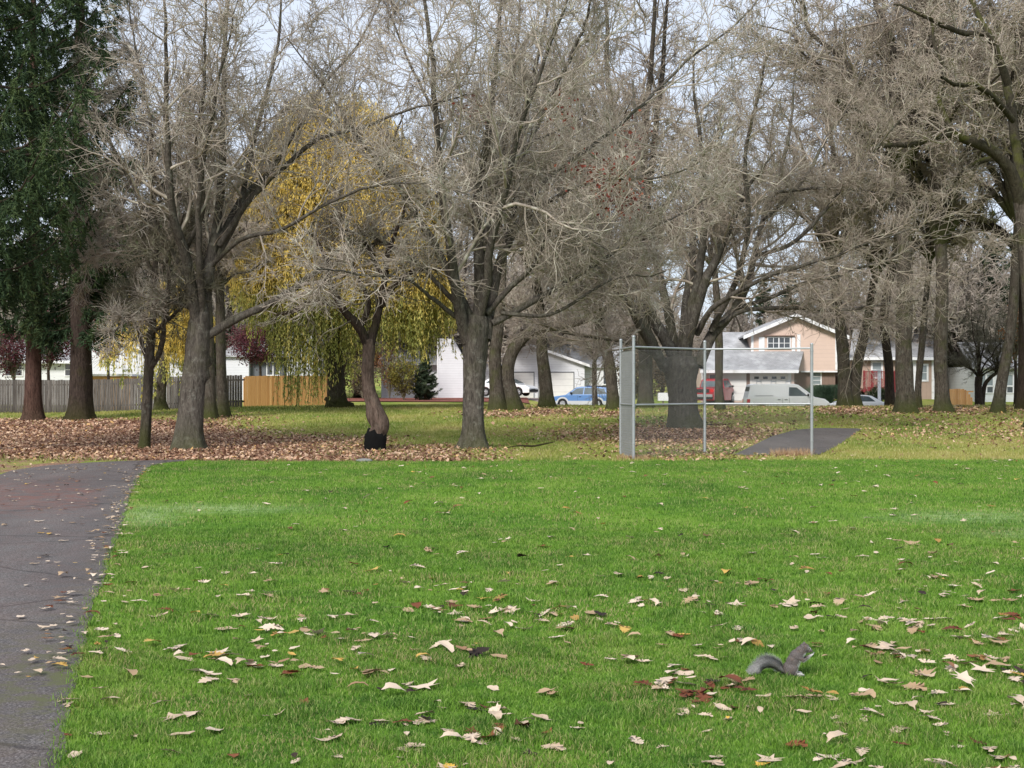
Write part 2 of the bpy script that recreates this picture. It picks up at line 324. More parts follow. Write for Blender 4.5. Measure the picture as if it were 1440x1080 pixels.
# ------------------------------------------------------------------ ground
def inpoly(x, y, poly):
    x = np.asarray(x); y = np.asarray(y); c = np.zeros(x.shape, bool); n = len(poly); j = n-1
    for i in range(n):
        xi, yi = poly[i]; xj, yj = poly[j]
        c ^= ((yi > y) != (yj > y)) & (x < (xj-xi)*(y-yi)/(yj-yi+1e-12)+xi); j = i
    return c
edgeR = [(-1.35,2.0),(-1.62,4.2),(-1.84,5.85),(-2.27,7.38),(-2.66,8.86),(-3.1,10.6),(-3.53,12.4),(-4.48,16.3),(-5.2,19.2),(-5.9,22.1),(-6.75,25.8),(-7.25,28.2),(-7.45,29.4),(-7.5,30.2),(-7.4,30.9),(-7.2,31.4)]
edgeL = [(-4.0,2.0),(-4.2,4.2),(-4.45,5.85),(-4.9,7.38),(-5.3,8.86),(-5.75,10.6),(-6.2,12.4),(-7.1,16.3),(-7.8,19.2),(-8.5,22.1),(-9.3,25.4),(-9.7,27.6),(-9.6,29.4),(-9.1,30.6),(-8.6,31.3),(-8.0,31.6),(-7.4,31.7)]
def dense(pts, n=90):
    pts = np.array(pts, float); d = np.r_[0, np.cumsum(np.linalg.norm(np.diff(pts, axis=0), axis=1))]
    t = np.linspace(0, d[-1], n); return np.stack([np.interp(t, d, pts[:, k]) for k in range(pts.shape[1])], 1)
eR = dense(edgeR, 160); eL = dense(edgeL, 160)
wob = RG.normal(0, .014, 160); eR[:, 0] += wob
path_poly = [tuple(p) for p in eR] + [tuple(p) for p in eL[::-1]]
def g2(px, py): return gnd(px, py)
farpath = [g2(1030,641), g2(1152,640), g2(1178,627), g2(1200,612), g2(1212,603), g2(1150,602), g2(1118,605), g2(1085,614), g2(1052,630)]
def lawn_mask(x, y):
    edge = 32.0 + .35*np.sin(x*.35) + .2*np.sin(x*1.7) + .16*np.sin(x*4.1+1) + .12*np.sin(x*9.7) + .55*sst(4, 16, x)
    m = sst(0, .35, edge - y)
    # left of the path it is litter and rough grass
    lx = np.interp(y, [p[1] for p in edgeR[:13]], [p[0] for p in edgeR[:13]])
    return m * (x > lx)
def litter_mask(x, y):
    px = CX + x/np.maximum(y, 1)*F; py = HY + (CH - tz(x, y))*F/np.maximum(y, 1)
    m = np.zeros(np.shape(x))
    m = np.maximum(m, sst(587, 594, py)*(1-sst(220, 420, px-(py-600)*4))*1.0)
    m = np.maximum(m, sst(608, 620, py)*(1-sst(420, 620, px))*.72)
    m = np.maximum(m, sst(622, 632, py)*(1-sst(600, 760, px))*.6)
    def blob(cx, cy, rx, ry, a): return a*np.exp(-(((px-cx)/rx)**2 + ((py-cy)/ry)**2))
    for b in [(960,612,120,16,.95),(850,612,90,10,.5),(765,580,50,5,.8),(720,583,60,5,.7),(860,583,40,5,.7),(1250,582,170,7,.36),(1195,578,60,5,.8),(1330,578,120,6,.6),(1010,585,60,10,.4),(980,640,120,8,.35),(300,590,60,6,.6),(1420,600,200,20,.3)]:
        m = np.maximum(m, blob(*b))
    m = m*(y > 31.5)*(y < 86)
    # left of the path, near the camera
    lx = np.interp(y, [p[1] for p in edgeL[:14]], [p[0] for p in edgeL[:14]])
    m = np.where((y <= 34) & (x < lx), .55, m)
    return m
gx = np.unique(np.r_[-900,-600,-400,-250,-170,-120,-90,-70, np.arange(-55, 50, .3), 50,60,75,95,130,180,260,400,600,900].round(3))
gy = np.unique(np.r_[-400,-200,-100,-50,-25,-12,-5, np.arange(0, 5, .5), np.arange(5, 88, .3), np.arange(88, 125, 1), 130,140,150,170,190,210,230,260,300,350,450,600,900,1500].round(3))
GX, GY = np.meshgrid(gx, gy); GZ = tz(GX, GY)
lwn = lawn_mask(GX, GY); lit = litter_mask(GX, GY)
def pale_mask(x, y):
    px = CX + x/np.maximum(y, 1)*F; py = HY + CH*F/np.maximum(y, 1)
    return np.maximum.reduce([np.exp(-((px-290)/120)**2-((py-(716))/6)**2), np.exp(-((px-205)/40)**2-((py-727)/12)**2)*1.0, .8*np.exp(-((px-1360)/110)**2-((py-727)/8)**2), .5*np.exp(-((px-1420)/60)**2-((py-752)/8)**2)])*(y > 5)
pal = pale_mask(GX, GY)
PXg = CX + GX/np.maximum(GY, 1)*F; PYg = HY + (CH-GZ)*F/np.maximum(GY, 1)
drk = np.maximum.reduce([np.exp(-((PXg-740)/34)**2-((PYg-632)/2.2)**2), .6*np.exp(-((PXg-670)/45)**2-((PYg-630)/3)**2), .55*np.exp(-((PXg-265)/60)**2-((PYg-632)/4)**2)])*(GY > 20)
ny, nx = GX.shape; ii = np.arange(ny*nx).reshape(ny, nx)
Q = np.stack([ii[:-1,:-1], ii[:-1,1:], ii[1:,1:], ii[1:,:-1]], -1).reshape(-1, 4)
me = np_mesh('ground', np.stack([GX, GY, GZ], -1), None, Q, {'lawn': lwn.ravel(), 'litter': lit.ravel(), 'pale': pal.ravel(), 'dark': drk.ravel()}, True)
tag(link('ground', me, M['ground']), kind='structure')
# asphalt path
V = []; rus = []; mos = []
for a, b in zip(eL, eR):
    for t in np.linspace(0, 1, 9):
        p = a*(1-t)+b*t; V.append((p[0], p[1], float(tz(p[0], p[1]))+.006+.02*sin(pi*t)))
        yy = HY + CH*F/p[1]; pxx = CX+p[0]/p[1]*F
        rus.append(max(.8*math.exp(-((yy-700)/26)**2)*(pxx < 130), .15)); mos.append(math.exp(-((yy-960)/70)**2)*math.exp(-((t-1)/.2)**2)+.3*math.exp(-((t-1)/.05)**2))
ii = np.arange(len(V)).reshape(160, 9)
Q = np.stack([ii[:-1,:-1], ii[:-1,1:], ii[1:,1:], ii[1:,:-1]], -1).reshape(-1, 4)
tag(link('path', np_mesh('path', V, None, Q, {'rusty': rus, 'mossy': mos}, True), M['asphalt']), kind='structure')
# second path behind the backstop
fp = np.array(farpath); cen = fp.mean(0); V = []; fs = []
rings = [0, .34, .67, 1]; fpd = dense(np.vstack([fp, fp[:1]]), 73)[:-1]
V.append((cen[0], cen[1], 0))
for r in rings[1:]:
    for p in fpd: q = cen+(p-cen)*r; V.append((q[0], q[1], 0))
V = np.array(V); V[:, 2] = tz(V[:, 0], V[:, 1])+.012; N_ = 72
T = [(0, 1+i, 1+(i+1) % N_) for i in range(N_)]
Q = [(1+k*N_+i, 1+(k+1)*N_+i, 1+(k+1)*N_+(i+1) % N_, 1+k*N_+(i+1) % N_) for k in range(2) for i in range(N_)]
tag(link('path', np_mesh('path', V, T, Q, {'rusty': [0.1]*len(V), 'mossy': [0.2]*len(V)}), M['asphalt']), kind='structure')
# street, kerb and driveways beyond the rise
m = MB()
xs = np.linspace(6, 60, 28)
for a, b in zip(xs[:-1], xs[1:]): m.add([(a, 86.6, tz(a, 88)+.02), (b, 86.6, tz(b, 88)+.02), (b, 99, tz(b, 97)+.02), (a, 99, tz(a, 97)+.02)], [(0,1,2,3)])
tag(m.build('road', M['street']), kind='structure')
m = MB(); m.box(6, 60, 99.0, 99.2, -.1, .16); tag(m.build('kerb', M['stone']), kind='structure')
m = MB()
for (a, b, y1) in ((X_(985,107), X_(1125,107), 107), (X_(690,118), X_(815,118), 117.5)):
    ys = np.linspace(99.3, y1, 20)
    for p, q in zip(ys[:-1], ys[1:]): m.add([(a, p, tz(a, p)+.05), (b, p, tz(b, p)+.05), (b, q, tz(b, q)+.05), (a, q, tz(a, q)+.05)], [(0,1,2,3)])
tag(m.build('driveway', paint('driveway_concrete', (.24,.19,.17), .9, .2)), kind='structure')
m = MB()
ys = [gnd(560, 562, 80, 112)[1], 114]
for a, b in zip(np.linspace(X_(455,98), X_(745,98), 20)[:-1], np.linspace(X_(455,98), X_(745,98), 20)[1:]):
    for p, q in zip(np.linspace(96, 116, 15)[:-1], np.linspace(96, 116, 15)[1:]):
        m.add([(a, p, tz(a, p)+.06), (b, p, tz(b, p)+.06), (b, q, tz(b, q)+.06), (a, q, tz(a, q)+.06)], [(0,1,2,3)])
tag(m.build('mulch_bed', M['mulch']), kind='structure')

# ------------------------------------------------------------------ grass
def blades(n, ylo, yhi, h, wd, two, halfw=.42, dens_fn=None, mask=None, power=1.0):
    y = RG.uniform(ylo, yhi, n*2); x = RG.uniform(-1, 1, n*2)*halfw*yhi
    keep = (np.abs(x) < halfw*y+.4); x, y = x[keep][:n], y[keep][:n]
    k = mask(x, y); x, y = x[k], y[k]; n = len(x)
    z = tz(x, y); a = RG.uniform(0, 2*pi, n); hh = h*RG.uniform(.45, 1.3, n)*(.75+.5*(np.sin(x*5.3+np.sin(y*3.1)*2)*np.sin(y*6.1+x*2) > .2)); ww = wd*RG.uniform(.6, 1.3, n)*.5
    lean = RG.uniform(0, 2*pi, n); la = hh*RG.uniform(.1, 1.0, n); ux, uy = np.cos(a)*ww, np.sin(a)*ww
    lx, ly = np.cos(lean)*la, np.sin(lean)*la
    B = np.stack([x, y, z-.004], 1)
    v0 = B+np.stack([-ux, -uy, 0*x], 1); v1 = B+np.stack([ux, uy, 0*x], 1)
    tint = RG.uniform(0, 1, n); pm = pale_mask(x, y)
    if two:
        mid = B+np.stack([lx*.35, ly*.35, hh*.62], 1); s = .75
        v2 = mid+np.stack([ux*s, uy*s, 0*x], 1); v3 = mid-np.stack([ux*s, uy*s, 0*x], 1)
        v4 = B+np.stack([lx, ly, hh*.95], 1)
        V = np.stack([v0, v1, v2, v3, v4], 1).reshape(-1, 3); i = np.arange(n)*5
        return V, np.stack([i+3, i+2, i+4], 1), np.stack([i, i+1, i+2, i+3], 1), np.repeat(tint, 5), np.repeat(pm, 5)
    v2 = B+np.stack([lx*.8, ly*.8, hh], 1); i = np.arange(n)*3
    return np.stack([v0, v1, v2], 1).reshape(-1, 3), np.stack([i, i+1, i+2], 1), np.zeros((0, 4), int), np.repeat(tint, 3), np.repeat(pm, 3)
def merge(ps):
    V = []; T = []; Q = []; A = []; P = []; o = 0
    for v, t, q, a, pm in ps: V.append(v); T.append(t+o); Q.append(q+o); A.append(a); P.append(pm); o += len(v)
    return np.concatenate(V), np.concatenate(T), np.concatenate(Q), np.concatenate(A), np.concatenate(P)
in_lawn = lambda x, y: (lawn_mask(x+.1, y+RG.normal(0, .45, len(x))) > .35) & ~inpoly(x+np.abs(RG.normal(0, .05, len(x)))-.005, y, path_poly)
V, T, Q, A, P = merge([blades(360000, 4.2, 9, .032, .0045, True, mask=in_lawn), blades(330000, 9, 16, .036, .0065, True, mask=in_lawn),
                       blades(330000, 16, 33, .038, .013, False, mask=in_lawn)])
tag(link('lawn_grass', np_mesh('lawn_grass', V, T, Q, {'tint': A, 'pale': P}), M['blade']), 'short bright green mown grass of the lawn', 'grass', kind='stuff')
def in_rough(x, y):
    return (lawn_mask(x, y) < .35) & ~inpoly(x, y, path_poly) & ~inpoly(x, y, farpath) & (RG.uniform(0, 1, len(x)) > litter_mask(x, y)*.9)
V, T, Q, A, P = merge([blades(120000, 31, 48, .075, .022, False, mask=in_rough), blades(110000, 48, 84, .09, .04, False, mask=in_rough), blades(14000, 4.2, 31, .06, .012, False, .45, mask=lambda x, y: (x < np.interp(y, [p[1] for p in edgeL[:14]], [p[0] for p in edgeL[:14]])))])
tag(link('rough_grass', np_mesh('rough_grass', V, T, Q, {'tint': A}), M['rough']), 'yellowish rough grass beyond the mown lawn', 'grass', kind='stuff')

# ------------------------------------------------------------------ leaves
def leaf_outline(kind, rg):
    if kind == 0:      # lobed oak leaf
        pts = []; n = 5
        for s in (1, -1):
            side = []
            for k in range(n):
                t = .12+.76*k/(n-1); wv = .26*sin(pi*(t**.8))+.06
                side.append((t-.05, wv*rg.uniform(.45, .7))); side.append((t+.02, wv*rg.uniform(.85, 1.25)))
            pts += side if s == 1 else [(a, -b) for a, b in side[::-1]]
            if s == 1: pts.append((1.0, 0))
        return pts+[(-.15, 0)]
    if kind == 1:      # broad five-pointed leaf
        pts = []
        for k, (a, r) in enumerate([(200,.35),(150,.18),(120,.55),(95,.28),(60,.68),(35,.36),(0,.75),(-35,.36),(-60,.68),(-95,.28),(-120,.55),(-150,.18)]):
            r *= rg.uniform(.85, 1.15); pts.append((.42+r*cos(R_(a)), r*sin(R_(a))))
        return pts[1:]+[(-.2, 0)]
    if kind == 3:      # half rolled leaf with a wavy rim
        pts = [(-.2, .012)]
        for k in range(13): a = pi-2*pi*(k+.5)/13; r = .5*(1+.16*sin(3*a+rg.uniform(0, .9))+.1*rg.uniform(-1, 1)); pts.append((.5+r*cos(a), r*.62*sin(a)))
        return pts
    return [(0,0),(.2,.16),(.45,.24),(.7,.2),(1,0),(.7,-.22),(.45,-.24),(.2,-.15)]
def leaf_mesh(kind, size, curl, seed):
    rg = random.Random(seed); pts = leaf_outline(kind, rg)
    bx, by = rg.uniform(-curl, curl), rg.uniform(.3, 1)*curl
    ring = []; 
    for (x, y) in pts: ring.append((x-.45, y))
    V = [(0, 0)]+[(x*.5, y*.5) for x, y in ring]+ring
    out = []
    for (x, y) in V:
        z = by*(y*y)*2.4+bx*x*x*1.5+.05*sin(9*x+seed)*curl+rg.uniform(-.02, .02)
        out.append((x*size, y*size, z*size))
    mn = min(p[2] for p in out); out = [(a, b, c-mn) for a, b, c in out]
    n = len(ring); T = [(0, 1+i, 1+(i+1) % n) for i in range(n)]; Q = [(1+i, 1+n+i, 1+n+(i+1) % n, 1+(i+1) % n) for i in range(n)]
    return np.array(out), np.array(T), np.array(Q)
protos = []
for s in range(14):
    kind = [0, 0, 3, 0, 3, 0, 2][s % 7] if s != 5 else 1
    protos.append(leaf_mesh(kind, [.135, .15, .11, .12, .125, .13, .075][s % 7], .2 if s < 7 else .36, s))
def leafmat(name, a, b, d):
    n = NT(name); c = n.mix(n.rand(), a, b); c = n.mix(n.math('MULTIPLY', n.rampv(n.noise(n.obj(), 30, 3), .45, .7), .4), c, d); return n.bsdf(c, .75, spec=.2, trans=.12)
LK = [leafmat('tan_leaf', (.50,.38,.27), (.70,.56,.43), (.33,.21,.13)), leafmat('russet_leaf', (.10,.035,.02), (.24,.085,.035), (.06,.03,.02)),
      leafmat('yellow_leaf', (.5,.27,.04), (.7,.45,.08), (.35,.2,.05)), leafmat('blackened_leaf', (.02,.014,.012), (.05,.032,.022), (.03,.02,.015))]
lmesh = []
for mt in LK:
    row = [np_mesh('fallen_leaf', v, t, q, {'tint': np.full(len(v), .5)}) for v, t, q in protos]
    for x in row: x.materials.append(mt)
    lmesh.append(row)
# places: clustered, denser towards the camera and to the right
def leaf_places():
    out = []
    def dens(x, y):
        px = CX+x/y*F; py = HY+CH*F/y
        d = np.interp(py, [640, 700, 760, 800, 860, 920, 1080], [1.1, 1.1, 1.6, 4.5, 18, 28, 31])
        return d*np.interp(px, [-100, 150, 420, 800, 1440], [.25, .35, .8, 1.05, 1.15])
    y = np.random.default_rng(5).uniform(4.6, 32, 60000); rr = np.random.default_rng(6)
    x = rr.uniform(-.42, .42, 60000)*32; k = np.abs(x) < .42*y; x, y = x[k], y[k]
    area = (32-4.6)*.84*32/60000
    cl = .3+1.5*(np.sin(x*2.1+np.cos(y*1.3)*2)*np.sin(y*2.7+x)+.4*np.sin(x*7+y*5) > .1)
    k = rr.uniform(0, 1, len(x)) < dens(x, y)*cl*area; x, y = x[k], y[k]
    k = in_lawn(x, y); x, y = x[k], y[k]
    # a heap of brown leaves near the squirrel
    hx, hy = X_(985, 7.3), 7.3
    x = np.r_[x, hx+rr.normal(0, .12, 22)]; y = np.r_[y, hy+rr.normal(0, .15, 22)]
    heap = np.r_[np.zeros(len(x)-22, bool), np.ones(22, bool)]
    return x, y, heap
lx, ly, heap = leaf_places(); order = np.argsort(ly)
rr = np.random.default_rng(9)
SQ = (X_(1108, 7.72), 7.72)
nind = 0; sv = []; st = []; sq = []; sa = []; so_ = 0
kinds = ['pale tan dried oak leaf lying curled on the lawn', 'reddish brown fallen oak leaf lying on the lawn', 'yellow fallen leaf lying on the lawn', 'dark withered leaf lying on the lawn']
for k in order:
    if abs(lx[k]-SQ[0]) < .26 and (-.17 if heap[k] else -.5) < ly[k]-SQ[1] < .16: continue
    i = rr.integers(14); zz = float(tz(lx[k], ly[k]))
    sc = rr.uniform(.4, .95); rot = (rr.normal(0, .13), rr.normal(0, .13), rr.uniform(0, 2*pi)); lift = .006+rr.uniform(0, .016)
    if nind < 296:
        kd = int(rr.choice(4, p=[.1,.75,.02,.13] if heap[k] else [.82,.11,.02,.05]))
        o = bpy.data.objects.new('fallen_leaf', lmesh[kd][i]); COL.objects.link(o)
        o.location = (lx[k], ly[k], zz+lift); o.rotation_euler = rot; o.scale = (sc,)*3
        tag(o, kinds[kd], 'leaf', ['pale tan', 'reddish brown', 'yellow', 'dark withered'][kd]+' leaves scattered over the lawn')
        nind += 1
    else:
        v, t, q = protos[i]; a = rot[2]; Rm = np.array([[cos(a), -sin(a), 0], [sin(a), cos(a), 0], [0, 0, 1]])
        v = (v*sc*1.15)@Rm.T; v[:, 2] += v[:, 0]*rot[0]+v[:, 1]*rot[1]; v += (lx[k], ly[k], zz+lift+.008)
        sv.append(v); st.append(t+so_); sq.append(q+so_); sa.append(np.full(len(v), rr.uniform(.76, .85) if heap[k] and rr.uniform() < .8 else rr.uniform())); so_ += len(v)
print('leaves', nind, len(sv))
# small leaves on the path
r2 = np.random.default_rng(21)
for k in range(520):
    t = r2.uniform(); j = r2.integers(30, 150); t = t if r2.uniform() < .6 else 1-abs(r2.normal(0, .05))
    p = eL[j]*(1-t)+eR[j]*t+r2.normal(0, .1, 2)
    v, tt, q = protos[r2.integers(14)]; a = r2.uniform(0, 6.3); Rm = np.array([[cos(a), -sin(a), 0], [sin(a), cos(a), 0], [0, 0, 1]])
    v = (v*r2.uniform(.3, .85))@Rm.T+(p[0], p[1], .032)
    sv.append(v); st.append(tt+so_); sq.append(q+so_); sa.append(np.full(len(v), r2.uniform())); so_ += len(v)
tag(link('leaf_scatter', np_mesh('leaf_scatter', np.concatenate(sv), np.concatenate(st), np.concatenate(sq), {'tint': np.concatenate(sa)}), M['leaf_s']), 'remaining small fallen leaves strewn over the lawn and path', 'leaves', kind='stuff')
# litter of leaves under the trees
def litter(n, ylo, yhi, size):
    y = RG.uniform(ylo, yhi, n*3); x = RG.uniform(-.45, .42, n*3)*yhi; k = (np.abs(x) < .45*y); x, y = x[k], y[k]
    k = (RG.uniform(0, 1, len(x)) < np.clip(litter_mask(x, y)*1.15-.05+.05*(y > 32), .0, 1)) & ~inpoly(x, y, farpath) & ~(inpoly(x, y, path_poly) & (RG.uniform(0, 1, len(x)) > .12)); x, y = x[k][:n], y[k][:n]
    n = len(x); z = tz(x, y)+RG.uniform(.01, .07, n); a = RG.uniform(0, 2*pi, n); s = size*RG.uniform(.5, 1.2, n)
    u = np.stack([np.cos(a)*s, np.sin(a)*s, RG.normal(0, .35, n)*s], 1); v = np.stack([-np.sin(a)*s*.6, np.cos(a)*s*.6, RG.normal(0, .35, n)*s], 1)
    C = np.stack([x, y, z], 1); V = np.stack([C-u, C-.3*u+v, C+u+.2*v, C+.2*u-v], 1).reshape(-1, 3); i = np.arange(n)*4
    return V, np.zeros((0, 3), int), np.stack([i, i+1, i+2, i+3], 1), np.repeat(RG.uniform(0, 1, n), 4), np.zeros(4*n)
V, T, Q, A, P = merge([litter(52000, 31.5, 50, .052), litter(42000, 50, 86, .075), litter(2500, 5, 32, .05)])
tag(link('leaf_litter', np_mesh('leaf_litter', V, None, Q, {'tint': A}), M['litter']), 'pinkish brown leaf litter under the bare trees', 'leaf litter', kind='stuff')

# ------------------------------------------------------------------ tree machinery
def nrm(a): return a/(np.linalg.norm(a, axis=-1, keepdims=True)+1e-9)
def curve(pts, n=24):
    """Catmull-Rom through rows of (x,y,z,r)"""
    p = np.array(pts, float); p = np.vstack([2*p[0]-p[1], p, 2*p[-1]-p[-2]]); m_ = len(p)-3
    t = np.linspace(0, m_-1e-6, n); i = t.astype(int); f = (t-i)[:, None]
    a, b, c, d = p[i], p[i+1], p[i+2], p[i+3]
    o = .5*(2*b+(c-a)*f+(2*a-5*b+4*c-d)*f**2+(3*b-a-3*c+d)*f**3); o[:, 3] = np.maximum(o[:, 3], .004); return o
def tubes(P, Rr, S):
    N, K = Rr.shape; T = np.empty_like(P); T[:, 1:-1] = P[:, 2:]-P[:, :-2]; T[:, 0] = P[:, 1]-P[:, 0]; T[:, -1] = P[:, -1]-P[:, -2]; T = nrm(T)
    avg = nrm(P[:, -1]-P[:, 0]); ref = np.where(np.abs(avg[:, 2:3]) < .8, np.array([[0, 0, 1.]]), np.array([[1., 0, 0]]))[:, None, :]
    u = nrm(np.cross(T, np.broadcast_to(ref, T.shape))); w_ = np.cross(T, u)
    an = np.arange(S)*2*pi/S
    V = P[:, :, None, :]+Rr[:, :, None, None]*(u[:, :, None, :]*np.cos(an)[None, None, :, None]+w_[:, :, None, :]*np.sin(an)[None, None, :, None])
    idx = np.arange(N*K*S).reshape(N, K, S); a = idx[:, :-1]; b = idx[:, 1:]
    Q = np.stack([a, np.roll(a, -1, 2), np.roll(b, -1, 2), b], -1).reshape(-1, 4)
    return V.reshape(-1, 3), Q
def cat(parts):
    V = []; Q = []; o = 0
    for v, q in parts: V.append(v); Q.append(q+o); o += len(v)
    return np.concatenate(V), np.concatenate(Q)
def spawn(P, Rr, n, K, L, ang, up, noise, rmul, rtip, rg, tmin=.15, tp=.5, flat=0.0):
    N, Kp = Rr.shape; plen = np.linalg.norm(np.diff(P, axis=1), axis=2).sum(1)
    idx = np.repeat(np.arange(N), n); t = tmin+(1-tmin)*((np.tile(np.arange(n), N)+rg.uniform(0, 1, N*n))/n); t = np.clip(t, 0, .995)
    f = t*(Kp-1); i = f.astype(int); fr = (f-i)[:, None]
    p0 = P[idx, i]*(1-fr)+P[idx, i+1]*fr; T = nrm(P[idx, i+1]-P[idx, i]); r = Rr[idx, i]*(1-fr[:, 0])+Rr[idx, i+1]*fr[:, 0]
    q = rg.normal(0, 1, (N*n, 3)); q[:, 2] *= (1-flat); q = nrm(q-(q*T).sum(1, keepdims=True)*T)
    a = np.radians(rg.normal(ang, 12, N*n))[:, None]; d = nrm(T*np.cos(a)+q*np.sin(a))
    Lc = L*plen[idx]*(1-tp*t)*rg.uniform(.55, 1.25, N*n) if L < 1.5 else (L-1.5)*(1-tp*t)*rg.uniform(.5, 1.2, N*n)
    st = Lc/(K-1); pts = [p0]; cur = p0
    for k in range(K-1):
        d = nrm(d+rg.normal(0, noise, d.shape)+np.array([0, 0, up])); cur = cur+d*st[:, None]; pts.append(cur)
    Pc = np.stack(pts, 1); r0 = np.maximum(r*rmul, rtip*1.3); s = np.linspace(0, 1, K)[None, :]
    Rc = np.maximum(np.minimum(r0, Lc*.013+rtip)[:, None]*(1-s)**.8, rtip); return Pc, Rc
def crown_mesh(limbs, rg, n1=13, n2=9, n3=7, n4=3, tw=.006, up=.05, noise=.16, L1=.36, name='crown', sub=None, ang=48, tmin1=.22):
    P = np.stack([l[:, :3] for l in limbs]); Rr = np.stack([l[:, 3] for l in limbs])
    P1, R1 = spawn(P, Rr, n1, 9, L1, ang, up, noise*1.1, .55, .012, rg, tmin1)
    P2, R2 = spawn(P1, R1, n2, 6, .50, ang, up*.6, noise, .6, tw*1.6, rg, .15)
    P3, R3 = spawn(P2, R2, n3, 5, .66, ang*.85, up*.6, noise*.75, .6, tw, rg, .15)
    pr = [tubes(P1, R1, 5), tubes(P2, R2, 4), tubes(P3, R3, 3)]
    # the forks of the limbs themselves carry small shoots too
    Ps, Rs = spawn(P, Rr, 5, 5, 2.6, 60, .1, .2, .2, tw, rg, .1, 0); pr.append(tubes(Ps, Rs, 3))
    if n4:
        P4, R4 = spawn(P3, R3, n4, 3, 1.5+.5, 40, 0, .2, .8, tw*.8, rg, .2, .3); pr.append(tubes(P4, R4, 3))
    V, Q = cat(pr); return V, Q, P1, P2, P3
def trunk_mesh(c, rg, sides=22, flare=.55, lobes=5, burls=(), fh=.4):
    """c: rows x,y,z,r from below the soil upward"""
    K = len(c); P = c[:, :3]; T = nrm(np.gradient(P, axis=0)); u = nrm(np.cross(T, np.array([0, 1., 0]))); w_ = np.cross(T, u)
    an = np.arange(sides)*2*pi/sides; h = P[:, 2]-P[0, 2]-.25
    ph = rg.uniform(0, 6.28, 4)
    rad = c[:, 3:4]*(1+.05*np.sin(3*an+ph[0]+h[:, None]*.7)+.04*np.sin(5*an+ph[1]-h[:, None]*.5)+.025*np.sin(9*an+ph[2]+h[:, None]*2)+rg.normal(0, .012, (K, sides)))
    fl = flare*np.exp(-np.clip(h, 0, None)/fh)[:, None]; rad = rad*(1+fl*(1+.45*np.sin(lobes*an+ph[3])))
    for (hz, a0, s, amt) in burls:
        rad += amt*np.exp(-((h[:, None]-hz)/s)**2-((np.angle(np.exp(1j*(an-a0))))/.45)**2)
    V = P[:, None, :]+rad[:, :, None]*(u[:, None, :]*np.cos(an)[None, :, None]+w_[:, None, :]*np.sin(an)[None, :, None])
    idx = np.arange(K*sides).reshape(K, sides); a = idx[:-1]; b = idx[1:]
    Q = np.stack([a, np.roll(a, -1, 1), np.roll(b, -1, 1), b], -1).reshape(-1, 4); V = V.reshape(-1, 3)
    V = np.vstack([V, P[-1]+T[-1]*c[-1, 3]*.4]); top = [(idx[-1, i], idx[-1, (i+1) % sides], len(V)-1) for i in range(sides)]
    return V, Q, top
def limb_obj(c, parent, mat, base, S=10):
    V, Q = tubes(c[None, :, :3], c[None, :, 3], S); return link('limb', np_mesh('limb', V-base, None, Q, None, True), mat, parent)
def pxlimb(pts, D, dd, rg, n=26):
    """photo pixels (px, py, radius px) at the tree's distance, drifting dd metres in depth towards the tip"""
    m_ = len(pts); o = []
    rr_ = [p[2] if len(p) > 2 else None for p in pts]
    known = [(i, r) for i, r in enumerate(rr_) if r is not None]
    for i, p in enumerate(pts):
        r = np.interp(i, [k for k, _ in known], [v for _, v in known]); d = D+dd*(i/(m_-1))
        q = img(p[0], p[1], d); o.append((*q, r*d/F))
    c = curve(o, n); c[2:, :3] += np.cumsum(rg.normal(0, .032, (n-2, 3)), 0)*np.linspace(.3, 1, n-2)[:, None]; return c
def leaf_cards(C, size, rg, tint=None, droop=.0):
    n = len(C); s = size*rg.uniform(.6, 1.3, n)[:, None]; u = nrm(rg.normal(0, 1, (n, 3))+np.array([0, 0, -droop])); v = nrm(np.cross(u, rg.normal(0, 1, (n, 3))))
    V = np.stack([C-u*s*.2, C+v*s*.45+u*s*.4, C+u*s, C-v*s*.45+u*s*.4], 1).reshape(-1, 3); i = np.arange(n)*4
    return V, np.stack([i, i+1, i+2, i+3], 1), np.repeat(rg.uniform(0, 1, n) if tint is None else tint, 4)

